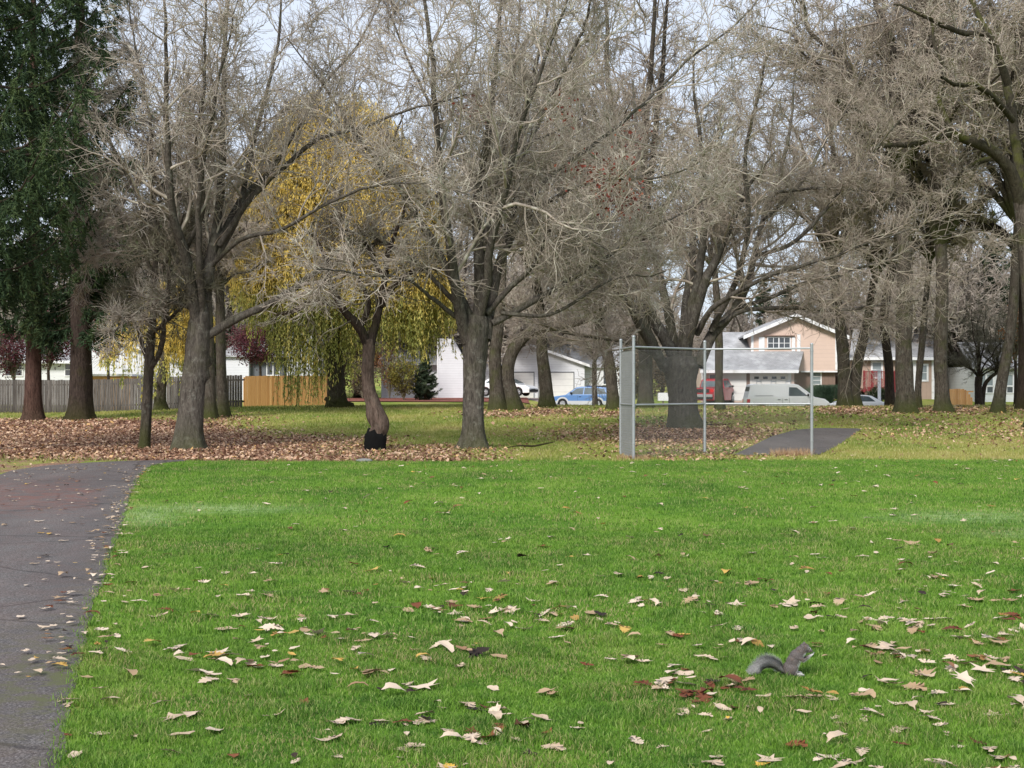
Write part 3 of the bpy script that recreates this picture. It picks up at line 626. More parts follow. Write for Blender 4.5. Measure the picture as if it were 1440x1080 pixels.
# ------------------------------------------------------------------ the three large bare trees and their neighbours
def make_tree(name, label, px, py, trunk, limbs, seed, barkm, limbm, twigm, group=None, tw=.006, n=(13, 9, 7, 3), extra=0, D=None, burls=(), flare=.55, ndd=3.5, up=.04, L1=.42, sides=22, fh=.4, cat_='tree', shoots=None, noise=.16, ang=48, dds=None, rs=1.0):
    trunk = [(a, b, r*rs) for a, b, r in trunk]; limbs = [[(p[0], p[1], p[2]*rs*(.85 if rs < .7 else 1)) for p in l] for l in limbs]
    rg = np.random.default_rng(seed)
    if D is None: x, D = gnd(px, py)
    else: x = X_(px, D)
    z0 = float(tz(x, D)); base = np.array([x, D, z0]); root = empty(name, tuple(base), 0, label, cat_, group)
    rows = [(*img(a, b, D), r*D/F) for a, b, r in trunk]; rows = [(rows[0][0], rows[0][1], z0-.25, rows[0][3])]+rows
    rows[1] = (rows[1][0], rows[1][1], z0+.02, rows[1][3])
    c = curve(rows, 44); V, Q, T = trunk_mesh(c, rg, sides, flare, 5, burls, fh)
    link('trunk', np_mesh('trunk', V-base, T, Q, None, True), barkm, root)
    Ls = []
    for j, l in enumerate(limbs):
        dd = dds[j] if dds else ndd*(((j*7) % 5)/2-1)*rg.uniform(.7, 1.1)
        cc = pxlimb(l, D, dd, rg); Ls.append(cc); limb_obj(cc, root, limbm, base)
    # limbs that run mostly towards and away from the camera
    top = c[-1]
    for k in range(extra):
        a = (k+.5)/extra*2*pi+rg.uniform(-.3, .3); s = rg.uniform(.75, 1.1); H = rg.uniform(6, 9)*s; W = rg.uniform(3, 5.5)*s
        r0 = top[3]*.45; pts = [(top[0]-.05*cos(a), top[1]-.05*sin(a), top[2]-.5, r0)]
        for t in (.25, .5, .75, 1): pts.append((top[0]+W*t*cos(a+t*.3), top[1]+W*t*sin(a+t*.3), top[2]+H*t**.9, r0*(1-t*.9)))
        cc = curve(pts, 26); cc[2:, :3] += np.cumsum(rg.normal(0, .03, (24, 3)), 0); Ls.append(cc); limb_obj(cc, root, limbm, base, 8)
    V, Q, P1, P2, P3 = crown_mesh(Ls, rg, n[0], n[1], n[2], n[3], tw, up, noise, L1, ang=ang)
    link('crown', np_mesh('crown', V-base, None, Q, None, False), twigm, root)
    return root, base, P2, P3
def clusters(root, base, P3, sel, n, size, mat, rg, name='leaves', spread=.25):
    pts = P3[:, -1]; k = sel(pts); pts = pts[k]
    if len(pts) == 0: print('no leaf spots'); return
    C = pts[rg.integers(0, len(pts), n)]+rg.normal(0, spread, (n, 3)); V, Q, A = leaf_cards(C, size, rg)
    link(name, np_mesh(name, V-base, None, Q, {'tint': A}), mat, root)
def pxsel(boxes):
    def f(p):
        px = CX+p[:, 0]/p[:, 1]*F; py = HY-(p[:, 2]-CH)/p[:, 1]*F; k = np.zeros(len(p), bool)
        for a, b, c, d in boxes: k |= (px > a) & (px < c) & (py > b) & (py < d)
        return k
    return f
NT1 = (13, 9, 6, 1)
tA = make_tree('bare_tree', 'big grey bare tree with a hollow knot on its flared trunk beside the path', 265, 633,
  [(265,632,31),(266,610,28.5),(269,580,27),(272,545,27),(276,510,26),(279,480,27),(281,455,24),(284,438,19)],
  [[(279,465,17),(268,400,15),(260,350,13),(246,300,11),(241,240,9),(238,160,7),(235,80,5),(228,-40,2.5)],
   [(283,460,20),(292,400,17),(302,345,15),(312,300,12),(318,230,10),(316,160,8),(320,80,6),(326,-40,3)],
   [(310,335,9),(340,280,8.5),(380,240,7),(420,180,5.5),(460,120,4),(510,60,3),(540,0,2)],
   [(308,345,9),(350,285,8),(395,240,7),(440,205,6),(500,188,4.5),(580,160,3),(650,140,2)],
   [(282,478,13),(330,450,11.5),(370,432,10.5),(410,404,9.5),(440,377,8.5),(500,350,7),(550,318,6),(600,278,5),(660,238,4),(730,205,3),(800,172,2)],
   [(296,375,7),(340,335,6),(400,318,5),(460,285,4.2),(520,265,3.5),(600,258,2.5),(650,275,1.5)],
   [(268,400,8),(235,340,7),(200,280,6),(170,220,5),(140,150,3.5),(120,80,2)],
   [(272,420,7),(235,375,5),(190,350,4),(150,345,3),(100,375,2)],
   [(276,435,7),(235,425,5),(190,440,4),(150,475,2)],
   [(300,370,9),(335,300,8),(350,220,6.5),(368,140,5),(388,60,4),(400,-40,2)],
   [(262,350,7),(285,290,6),(275,200,5),(285,110,4),(280,20,3),(290,-60,2)],
   [(246,300,6),(215,240,5),(205,160,4),(190,80,3),(180,-10,2)],
   [(268,300,5),(240,260,4),(195,255,3),(150,300,2),(125,340,1.5)]],
  31, M['bark_grey'], M['bark_grey'], M['twig_grey'], n=(13, 10, 7, 1), extra=2, burls=[(2.35,3.5,.13,.17),(1.98,3.3,.12,.13)], flare=.5, fh=.38, rs=.62, tw=.0055)
tC = make_tree('bare_tree', 'tall bare maple with a fluted trunk at the middle of the lawn edge', 665, 631,
  [(666,631,24),(666,610,22.5),(666,575,23),(667,545,24.5),(668,515,25.5),(669,485,28),(670,462,30),(671,445,24)],
  [[(658,480,19),(645,430,15),(636,360,12.5),(627,290,10.5),(625,220,9),(620,150,7.5),(621,70,6),(610,-40,3)],
   [(670,482,20),(675,420,17),(672,350,14.5),(669,280,12),(680,200,10),(690,120,7.5),(702,40,5),(715,-60,2.5)],
   [(682,478,17),(692,420,14.5),(705,370,12.5),(724,310,11),(735,230,9),(745,140,7),(760,60,5),(780,-40,2.5)],
   [(685,440,9),(720,402,7.5),(748,375,6),(765,340,4.5),(772,322,4),(820,332,3),(860,352,1.5)],
   [(692,455,10),(750,425,8.5),(800,395,7),(850,360,5.5),(890,332,4.5),(950,300,3),(1010,262,2)],
   [(655,455,8),(610,420,5.5),(565,395,4),(500,388,3),(430,388,1.8)],
   [(645,430,8),(595,380,6),(545,345,4.5),(500,330,3),(455,335,2)],
   [(700,375,8),(760,262,6.5),(830,205,5.5),(900,150,4.5),(960,90,3.5),(1040,25,2.5),(1080,-30,1.5)],
   [(738,215,7),(790,110,5.5),(828,40,4),(850,-40,2.5)],
   [(622,180,5),(600,130,4),(570,70,3),(545,10,2.2),(530,-40,1.5)],
   [(715,330,6),(780,280,5),(850,255,4),(920,250,3),(985,230,1.6)],
   [(705,440,6),(770,445,5),(820,420,4),(870,400,3),(930,395,1.6)],
   [(672,350,7),(700,280,6),(716,190,5),(730,90,4),(738,-20,2.5)]],
  32, M['bark_grey'], M['bark_grey'], M['twig_grey'], n=(13, 10, 8, 1), extra=3, flare=.6, fh=.35, rs=.62)
tM = make_tree('bare_tree', 'broad spreading bare tree behind the chain link backstop', 962, 603,
  [(965,603,34),(963,592,33),(961,575,32),(960,555,33),(958,535,36),(958,515,42),(958,503,36)],
  [[(945,530,15),(920,492,13.5),(900,455,12),(882,420,10),(857,395,8),(832,365,6.5),(790,322,4.5),(745,275,2.5)],
   [(935,520,15),(912,470,12),(893,430,9.5),(868,405,7),(815,385,5),(765,375,2.5)],
   [(950,515,18),(945,470,15),(935,420,12),(922,360,10),(905,290,7),(890,200,5),(880,115,2.5)],
   [(962,512,20),(970,450,16),(982,390,13),(990,320,10),(986,240,7),(976,160,5),(972,85,2.5)],
   [(982,515,18),(1002,470,16),(1030,440,13),(1053,400,11),(1062,360,9),(1076,310,7.5),(1092,260,6),(1112,190,4.5),(1122,105,2.5)],
   [(980,470,9),(1003,432,8),(1042,405,6.5),(1100,380,5.5),(1160,360,4.5),(1220,332,3.5),(1290,305,2)],
   [(1010,458,8),(1045,438,7),(1105,433,6),(1170,435,5),(1230,428,3.5),(1290,420,2)],
   [(1040,432,7),(1085,418,6),(1130,398,5),(1185,385,4.5),(1260,362,3.5),(1320,335,2),(1370,322,1.4)],
   [(1062,360,6.5),(1110,345,6),(1150,308,5.5),(1200,245,4.5),(1250,190,3.2),(1295,140,1.8)],
   [(955,520,10),(918,496,8),(870,477,6.5),(810,468,5.5),(780,457,5),(740,435,4),(712,418,2.5)],
   [(1000,465,9),(1040,380,8),(1050,300,7),(1045,220,5.5),(1060,140,4),(1065,75,2)],
   [(905,440,7),(860,350,5.5),(840,280,4.5),(835,200,3.5),(820,140,2)],
   [(1075,310,6),(1130,250,5),(1165,190,4),(1200,140,2.8),(1215,95,1.6)],
   [(1090,270,5),(1150,265,4),(1210,270,3),(1260,290,2)]],
  33, M['bark_grey'], M['bark_grey'], M['twig_brown'], n=(14, 10, 7, 1), extra=3, flare=.5, ndd=4.5, fh=.45, rs=.58)
rgl = np.random.default_rng(77)
clusters(tC[0], tC[1], tC[3], pxsel([(780,140,800,175),(868,175,905,205),(795,228,880,262),(845,260,905,300),(650,145,672,165)]), 520, .085, M['red_leaf'], rgl, spread=.22)
clusters(tM[0], tM[1], tM[3], pxsel([(870,180,905,215),(880,255,910,300),(820,240,850,290)]), 260, .09, M['red_leaf'], rgl, spread=.25)
# gnarled little tree with the charred foot
tG = make_tree('gnarled_tree', 'small crooked tree with a bulging trunk and charred black foot', 528, 634,
  [(528,634,11),(529,615,11),(534,600,12),(531,587,11.5),(525,568,10),(519,548,9),(517,520,8.5),(519,495,9),(518,478,8.5)],
  [[(517,485,7),(505,462,6.5),(492,445,6),(478,428,5),(463,402,4),(455,370,4),(440,345,2.5),(420,330,1.5)],
   [(520,488,7),(528,455,6),(536,420,5),(540,380,4),(546,340,3.5),(560,295,2),(568,262,1.5)],
   [(505,462,5),(520,425,4),(505,380,3),(500,330,2),(490,290,1.3)],
   [(536,430,5),(560,400,4),(590,385,3),(620,388,1.6)],
   [(478,428,5),(440,425,4),(410,440,3),(385,452,1.5)],
   [(540,390,4),(515,350,3),(500,345,2),(470,352,1.4)]],
  34, M['bark_gnarl'], M['bark_dark'], M['twig_dark'], n=(8, 6, 4, 0), extra=0, flare=.12, ndd=1.2, burls=[(.95,.2,.2,.07),(.75,3.1,.2,.03)], tw=.006, noise=.2)
b = tG[1]; rg = np.random.default_rng(3); rows = [(b[0], b[1], -.2, .25), (b[0], b[1], .05, .262), (b[0]+.005, b[1], .2, .27), (b[0]+.03, b[1], .4, .275), (b[0]+.05, b[1], .47, .24)]
c = curve(rows, 14); V, Q, T = trunk_mesh(c, rg, 20, .1, 4); V[:, 2] += np.where(V[:, 2] > .3, .07*np.sin(V[:, 0]*31+V[:, 1]*17), 0)
link('charred_foot', np_mesh('charred_foot', V-b, T, Q, None, True), M['soot'], tG[0])
tT = make_tree('slender_tree', 'slender young tree standing between the conifers and the big knotted trunk', 203, 632,
  [(203,632,7.5),(205,600,7),(207,560,6.8),(209,520,6.8),(211,490,6.5),(214,460,5.5),(216,430,4.5),(218,380,3.5),(222,330,2.6),(224,290,1.5)],
  [[(211,520,4.5),(224,490,4),(230,450,3.5),(236,410,2.6),(240,360,1.5)], [(209,510,4),(198,480,3),(190,440,2.4),(186,400,1.4)],
   [(214,460,3),(190,430,2.4),(165,420,1.4)], [(217,400,3),(240,350,2.2),(255,300,1.4)], [(217,400,3),(200,350,2.2),(192,290,1.4)], [(213,470,3),(240,440,2.4),(262,400,1.4)],
   [(220,340,2.4),(215,280,2),(212,220,1.3)]],
  35, M['bark_oak'], M['bark_oak'], M['twig_dark'], n=(8, 6, 5, 2), extra=0, flare=.2, ndd=1.0, L1=.5)

# ------------------------------------------------------------------ oak crowns shared by the grove (built once, turned and scaled)
def oak_crown(seed, H=17, W=8.5, nl=9, r0=.3, gnarl=.35, dens=(14, 9, 7, 1), tw=.012, n_up=3):
    rg = np.random.default_rng(seed); Ls = []
    for k in range(nl):
        a = k*2.4+rg.uniform(-.3, .3); lead = k < n_up; w_ = W*(rg.uniform(.15, .4) if lead else rg.uniform(.75, 1.1)); h = H*(rg.uniform(.85, 1.0) if lead else rg.uniform(.12, .7))
        pts = [(0, 0, -.4, r0)]
        for t in np.linspace(.14, 1, 7):
            pts.append((w_*t*cos(a)+rg.normal(0, gnarl*t), w_*t*sin(a)+rg.normal(0, gnarl*t), h*t**(.75 if not lead else 1.0)+rg.normal(0, gnarl*.6*t), r0*(1-t)**.8*(.8 if lead else .62)+.02))
        Ls.append(curve(pts, 30))
    V1, Q1 = tubes(np.stack([l[:, :3] for l in Ls]), np.stack([l[:, 3] for l in Ls]), 8)
    V, Q, *_ , P3 = crown_mesh(Ls, rg, *dens, tw, .06, .2, .36, tmin1=.18)
    return np_mesh('limbs', V1, None, Q1, None, True), np_mesh('crown', V, None, Q), P3
OC = [oak_crown(s, H, W, nl, g) if False else oak_crown(s, H, W, nl, .28, g) for s, H, W, nl, g in ((51,18,8,11,.35), (52,16,9,12,.45), (53,20,7,10,.3))]
OCF = [oak_crown(71, 17, 9.5, 13, .3, .4, (13, 8, 7, 1), .021, 3), oak_crown(72, 15, 10.5, 14, .3, .5, (13, 8, 7, 1), .021, 2)]
def grove_tree(label, px, py, trunk, which, rz, sc, seed, fork=None, twm='twig_brown', lm='bark_oak', name='oak_tree', group='bare oaks of the grove beyond the lawn', D=None, stems=None, zs=1.0, rs=1.0, far=False):
    trunk = [(a, b, r*rs) for a, b, r in trunk]; stems = [[(a, b, r*rs) for a, b, r in t] for t in (stems or [])]
    rg = np.random.default_rng(seed)
    if D is None: x, D = gnd(px, py)
    else: x = X_(px, D)
    z0 = float(tz(x, D)); base = np.array([x, D, z0]); root = empty(name, tuple(base), 0, label, 'tree', group)
    for si, tr in enumerate([trunk]+(stems or [])):
        rows = [(*img(a, b_, D+si*.2), r*D/F) for a, b_, r in tr]
        rows = [(rows[0][0], rows[0][1], z0-.3, rows[0][3])]+rows; rows[1] = (rows[1][0], rows[1][1], z0+.02, rows[1][3])
        c = curve(rows, 34); V, Q, T = trunk_mesh(c, rg, 16, .32, 5, (), .5)
        link('trunk', np_mesh('trunk', V-base, T, Q, None, True), M[lm], root)
        top = c[-1]; l, cr, _ = OCF[which % 2] if far else OC[(which+si) % 3]
        for nm, me, mt in (('limbs', l, M[lm]), ('crown', cr, M[twm])):
            key = (me.name, mt.name)
            mm = CM.get(key)
            if mm is None: mm = me if not me.materials else me.copy(); mm.materials.clear(); mm.materials.append(mt); CM[key] = mm
            o = bpy.data.objects.new(nm, mm); COL.objects.link(o); o.parent = root; o.location = tuple(np.array(top[:3])-base)
            s = sc*(1 if si == 0 else .8); o.scale = (s, s, s*zs); o.rotation_euler = (rg.normal(0, .04), rg.normal(0, .04), rz+si*2)
    return root, base
CM = {}
G = grove_tree
G('stout dark oak trunk directly behind the knotted grey tree', 291, 589, [(291,589,18),(291,570,16),(291,530,15),(290,480,15),(288,440,14),(286,380,12)], 0, .4, .5, 101, rs=0.78)
G('thinner dark trunk just right of the stout oak by the grey fence', 315, 586, [(315,586,10),(313,560,8.5),(311,520,8),(310,470,8),(309,400,7)], 1, 2.0, .36, 102, rs=0.85)
G('mossy double oak behind the middle maple, its right stem bent over', 712, 577, [(700,577,17),(699,555,14),(697,530,13),(696,500,12),(700,460,11),(705,400,9),(708,350,8)], 2, 1.0, .52, 103, rs=.7, lm='bark_oak', twm='twig_dark',
  stems=[[(722,577,18),(718,555,15),(713,530,14),(716,505,12.5),(728,483,11.5),(750,465,10),(785,458,9),(815,452,8),(840,442,6)]])
G('leaning dark oak in front of the white garage doors', 767, 573, [(769,573,11),(768,555,9.5),(766,530,9),(763,500,8),(762,470,7.5),(758,430,7),(752,380,6)], 1, 3.3, .7, 104)
G('dark curved oak between the blue wagon and the backstop', 862, 576, [(863,576,10),(861,555,8),(858,525,8),(853,495,8),(847,475,8),(842,440,7),(840,390,6)], 0, 4.1, .7, 105)
G('thick straight oak trunk seen through the left end of the chain link', 908, 574, [(908,574,20),(908,555,17),(908,520,17),(907,480,17),(905,430,15),(900,370,12)], 2, .2, .95, 106, rs=0.56)
G('thin dark trunk in front of the red pickup', 1012, 577, [(1012,577,6.5),(1011,550,5.5),(1011,520,5.5),(1011,480,5.5),(1009,430,5),(1004,370,4)], 1, 5.2, .5, 107, twm='twig_dark')
G('forked double oak standing over the small white car', 1192, 572, [(1189,572,15),(1188,555,13),(1187,530,12),(1186,500,11.5),(1182,460,10),(1176,410,9),(1170,360,8)], 0, 1.7, .85, 108, rs=.74,
  stems=[[(1202,572,13),(1201,555,11),(1203,530,11),(1207,505,10),(1213,480,9),(1222,440,8),(1232,380,7)]])
G('dark oak trunk right of the red deck', 1252, 571, [(1252,571,11),(1251,550,9.5),(1250,520,9),(1247,490,9),(1243,450,9),(1250,400,9),(1262,340,8),(1275,250,8)], 2, 2.9, .8, 109, rs=0.68, lm='bark_dark', twm='twig_dark')  # takes the dark bark and dark twig colours
G('stout oak just left of centre in the right hand group', 1273, 581, [(1274,581,17),(1273,562,14.5),(1272,530,14),(1271,490,13),(1272,440,13),(1272,380,12),(1270,300,11),(1268,230,10)], 1, .9, .9, 110, rs=0.86, zs=.9)
G('thin leaning stem beside the stout oak in the right hand group', 1291, 575, [(1291,575,5.5),(1291,550,4.5),(1293,520,4.5),(1297,480,4.5),(1302,420,4),(1308,360,3.5)], 0, 3.9, .45, 111)
G('oak with a wide mossy foot left of the cedar fence panel', 1326, 580, [(1326,580,17),(1325,565,13.5),(1324,535,12.5),(1323,500,12),(1324,450,12),(1325,400,11),(1322,330,10)], 2, 5.0, .95, 112, rs=0.76)
G('oak leaning right in front of the white house windows', 1403, 581, [(1403,581,14),(1405,562,12),(1409,535,11.5),(1415,505,11),(1420,475,10),(1425,430,10),(1428,370,9),(1432,300,8)], 1, 2.2, .85, 113, rs=.66)
G('oak trunk cut by the right border of the view', 1438, 576, [(1438,576,11),(1438,555,9.5),(1439,520,9),(1440,480,9),(1440,420,8),(1438,350,8)], 0, 0.3, .85, 114, rs=0.85, lm='bark_dark')
# small trees near the houses
G('small pale street tree beside the blue wagon', 837, 563, [(837,563,4),(836,545,3.4),(836,525,3.4),(836,508,3)], 1, 1, .24, 115, name='street_tree', group=None, twm='twig_pale', D=96)
G('low round apple tree by the cedar fence panel', 1377, 566, [(1377,566,6),(1376,552,5),(1376,540,5),(1377,530,5)], 0, 1, .28, 116, name='apple_tree', group=None, twm='twig_dark', lm='bark_dark', D=88, stems=[[(1380,563,3.5),(1384,545,3),(1392,532,2.6),(1402,524,2.2)]])
# mossy oak reaching in from the right
make_tree('mossy_oak', 'great oak with mossy gnarled limbs reaching in from the right border', 1462, 585,
  [(1462,585,22),(1460,560,18),(1457,520,17),(1452,470,16),(1446,400,15),(1440,330,14),(1434,270,14)],
  [[(1436,290,12),(1425,250,12),(1405,222,11),(1378,205,10),(1352,197,8),(1338,192,7.5),(1310,198,7),(1285,205,5.5),(1255,203,4.5),(1225,206,2.5)],
   [(1405,222,6),(1380,225,5.5),(1358,235,5),(1343,246,3.5),(1330,262,2)],
   [(1438,270,12),(1432,220,10),(1425,160,9),(1415,110,8),(1400,60,6.5),(1380,20,5),(1355,-30,3)],
   [(1418,120,8),(1405,80,7),(1392,48,6),(1365,48,5.5),(1335,32,4.5),(1300,12,3),(1270,-5,2)],
   [(1352,197,6),(1332,170,5.5),(1322,140,5),(1325,100,4.5),(1310,60,3.5),(1305,20,2)],
   [(1425,170,6),(1400,140,6),(1372,120,5),(1345,118,4),(1320,105,2.5)],
   [(1434,280,9),(1460,200,8),(1470,100,6),(1465,0,4)]],
  36, M['bark_oak'], M['limb_moss'], M['twig_brown'], D=52, rs=.72, n=(10, 7, 5, 0), extra=0, flare=.4, ndd=4, tw=.009, noise=.24, ang=55)

# ------------------------------------------------------------------ woodland behind the houses
r3 = np.random.default_rng(8)
def wood_tree(px, D, which, sc, rz, label, group, twm='twig_brown', lift=2.4, name='oak_tree'):
    y0 = HY+(CH-float(tz(X_(px, D), D)))*F/D; pr = .33*sc*F/D; h = lift*sc*F/D
    G(label, px, y0, [(px, y0, pr*1.1), (px, y0-h*.3, pr), (px+r3.normal(0, 3), y0-h*.7, pr), (px+r3.normal(0, 4), y0-h, pr*.9)], which, rz, sc, int(abs(px*7+D)), D=D, twm=twm, group=group, name=name, far=True)
for i, px in enumerate(np.linspace(-60, 1500, 15)):
    wood_tree(px+r3.uniform(-25, 25), r3.uniform(122, 136), i % 3, r3.uniform(.82, 1.02)*(.66 if 850 < px < 1120 else 1), r3.uniform(0, 6), 'tall bare tree rising behind the houses', 'bare trees of the wood behind the houses', ['twig_brown', 'twig_pale', 'twig_grey'][i % 3])
for i, px in enumerate(np.linspace(-80, 1520, 20)):
    s = 1.0 if px < 850 or px > 1100 else .72
    wood_tree(px+r3.uniform(-25, 25), r3.uniform(150, 172), (i+1) % 3, s*r3.uniform(.85, 1.08), r3.uniform(0, 6), 'hazy bare tree in the farthest row of the wood', 'bare trees of the farthest row', ['twig_pale', 'twig_brown'][i % 2])

for i, (px, D) in enumerate([(120, 108), (205, 116), (300, 112), (395, 119), (480, 114), (560, 121), (640, 117), (1260, 118), (1345, 116)]):
    wood_tree(px, D, i, [.95, .88, 1.0][i % 3], i*1.9, 'tall bare tree rising close behind the nearer houses', 'bare trees close behind the houses', ['twig_grey', 'twig_pale'][i % 2])
# ------------------------------------------------------------------ conifers
def conifer_mesh(seed, H, z0, Lmax, rtrunk, whorl=.42, nb=5, droop=.25, size=.13, per=15, sub=.16, wn=.24, tw=.02, hang=.5, upt=.35):
    rg = np.random.default_rng(seed); PB = []; 
    z = z0
    while z < H-.3:
        f = (z-z0)/(H-z0); L = Lmax*(1-f)**.75*min(1, .55+f*4)
        for k in range(nb):
            a = rg.uniform(0, 2*pi); l = L*rg.uniform(.5, 1.18); t = np.linspace(0, 1, 9)
            rr_ = l*t; zz = z+l*(-droop*np.sin(t*pi*.75)+upt*t*t*.8)+rg.normal(0, .1)
            PB.append(np.stack([rr_*np.cos(a+.15*t), rr_*np.sin(a+.15*t), zz], 1))
        z += whorl*rg.uniform(.75, 1.25)
    P = np.array(PB); Rr = np.linspace(1, .15, 9)[None, :]*np.clip(np.linalg.norm(P[:, -1]-P[:, 0], axis=1)*.012, .008, .07)[:, None]
    W = tubes(P, Rr, 5)
    N = len(P); LB = np.linalg.norm(P[:, -1]-P[:, 0], axis=1); V = []; A = []
    for i in range(N):
        n = int(LB[i]/sub*2)+4; t = rg.uniform(.12, 1, n); f = t*8; j = np.minimum(f.astype(int), 7); fr = (f-j)[:, None]
        p = P[i, j]*(1-fr)+P[i, j+1]*fr; T = nrm(P[i, j+1]-P[i, j]); sd = nrm(np.cross(T, [0, 0, 1.]))*rg.choice([-1, 1], n)[:, None]
        l = (.25+.5*(1-t)+.1)*rg.uniform(.5, 1.3, n)*min(1, LB[i]/2.2)
        d = nrm(T*.7+sd*.8+np.array([0, 0, -1.])*hang*rg.uniform(.2, 2.2, n)[:, None])
        m_ = per; s = rg.uniform(.02, 1, (n, m_)); c = p[:, None]+d[:, None]*(l[:, None]*s)[..., None]+np.array([0, 0, -1.])*(s**2*hang*.5*l[:, None])[..., None]
        u = nrm(d[:, None]*.9+rg.normal(0, .65, (n, m_, 3))); w_ = nrm(np.cross(u, rg.normal(0, 1, (n, m_, 3)))); sz = size*rg.uniform(.6, 1.2, (n, m_, 1))
        tri = np.stack([c-w_*sz*wn*.5, c+w_*sz*wn*.5, c+u*sz], 2).reshape(-1, 3); V.append(tri); A.append(np.repeat(np.clip(rg.normal(.35+.3*t, .18, n), 0, 1), m_*3))
    V = np.concatenate(V); A = np.concatenate(A); T = np.arange(len(V)).reshape(-1, 3)
    return W, V, T, A
def conifer(name, label, px, py, data, barkm, r, H, seed, mat, rz=0, D=None, sc=1.0, group=None, lean=0, moss=False):
    x, D = (X_(px, D), D) if D else gnd(px, py); z0 = float(tz(x, D)); base = np.array([x, D, z0]); root = empty(name, tuple(base), rz, label, 'tree', group)
    rg = np.random.default_rng(seed); c = curve([(0, 0, -.3, r), (0, 0, .05, r), (0, 0, 1, r*.86), (lean*.3, 0, H*.25*sc, r*.72), (lean*.6, 0, H*.6*sc, r*.4), (lean, 0, H*sc, .03)], 50)
    V, Q, T = trunk_mesh(c, rg, 18, .35, 6, (), .5); link('trunk', np_mesh('trunk', V, T, Q, None, True), barkm, root)
    (W, WQ), V, T, A = data; k = str(id(data))+mat.name
    if k not in CM: CM[k] = (np_mesh('branches', W, None, WQ), np_mesh('foliage', V, T, None, {'tint': A})); CM[k][0].materials.append(M['bark_dark']); CM[k][1].materials.append(mat)
    for nm, me in zip(('branches', 'foliage'), CM[k]):
        o = bpy.data.objects.new(nm, me); COL.objects.link(o); o.parent = root; o.scale = (sc,)*3
    return root
cN = conifer_mesh(61, 20, 4.4, 5.3, .3, .55, 5, .28, .16, 22, .11, .22, hang=1.1, upt=.7)
conifer('spruce_tree', 'dark spruce with drooping sprays at the left border of the view', -62, 637, cN, M['bark_red'], .34, 20, 1, M['needles'], .6)
cB = conifer_mesh(62, 26, 4.2, 4.4, .5, .8, 5, .3, .22, 16, .15, .3, hang=.7, upt=.3)
conifer('fir_tree', 'large dark fir with a moss covered flared foot', 113, 591, cB, M['bark_dark'], .53, 26, 2, M['needles'], 2.0)
cC = conifer_mesh(63, 24, 4.0, 3.3, .5, .9, 5, .3, .22, 15, .15, .3, hang=.7, upt=.3)
conifer('fir_tree', 'reddish barked fir left of the mossy footed one', 47, 592, cC, M['bark_red'], .40, 24, 3, M['needles'], 4.0)
cF = conifer_mesh(64, 22, 1.5, 4.6, .4, .7, 6, .25, .42, 12, .3, .36, hang=.6, upt=.2)
for i, (px, D, sc, lb) in enumerate([(1075,128,.52,'dark conifer behind the grey garage roof'), (1112,134,.56,'dark conifer behind the peach gable'), (1040,136,.5,'dark conifer left of the peach gable'), (1150,136,.62,'dark conifer right of the peach gable peak'), (1395,118,.72,'green conifer behind the low apple tree'),
        (1442,122,.8,'green conifer behind the white house at the right border'), (165,104,.62,'dark conifer behind the slender young tree'), (222,112,.7,'dark conifer behind the knotted grey tree'), (1345,130,.7,'green conifer behind the cedar fence panel')]):
    conifer('conifer', lb, px, 0, cF, M['bark_dark'], .35, 22, 70+i, M['needles_far'], i*1.3, D, sc, 'conifers standing behind the houses')
cS = conifer_mesh(65, 3.6, .15, 1.25, .1, .16, 7, .05, .16, 10, .1, .35, hang=.2, upt=.5)
conifer('evergreen_shrub', 'small blue green conical evergreen by the white siding wing', 598, 0, cS, M['bark_dark'], .08, 3.6, 90, M['needles_far'], 0, 101, .95)

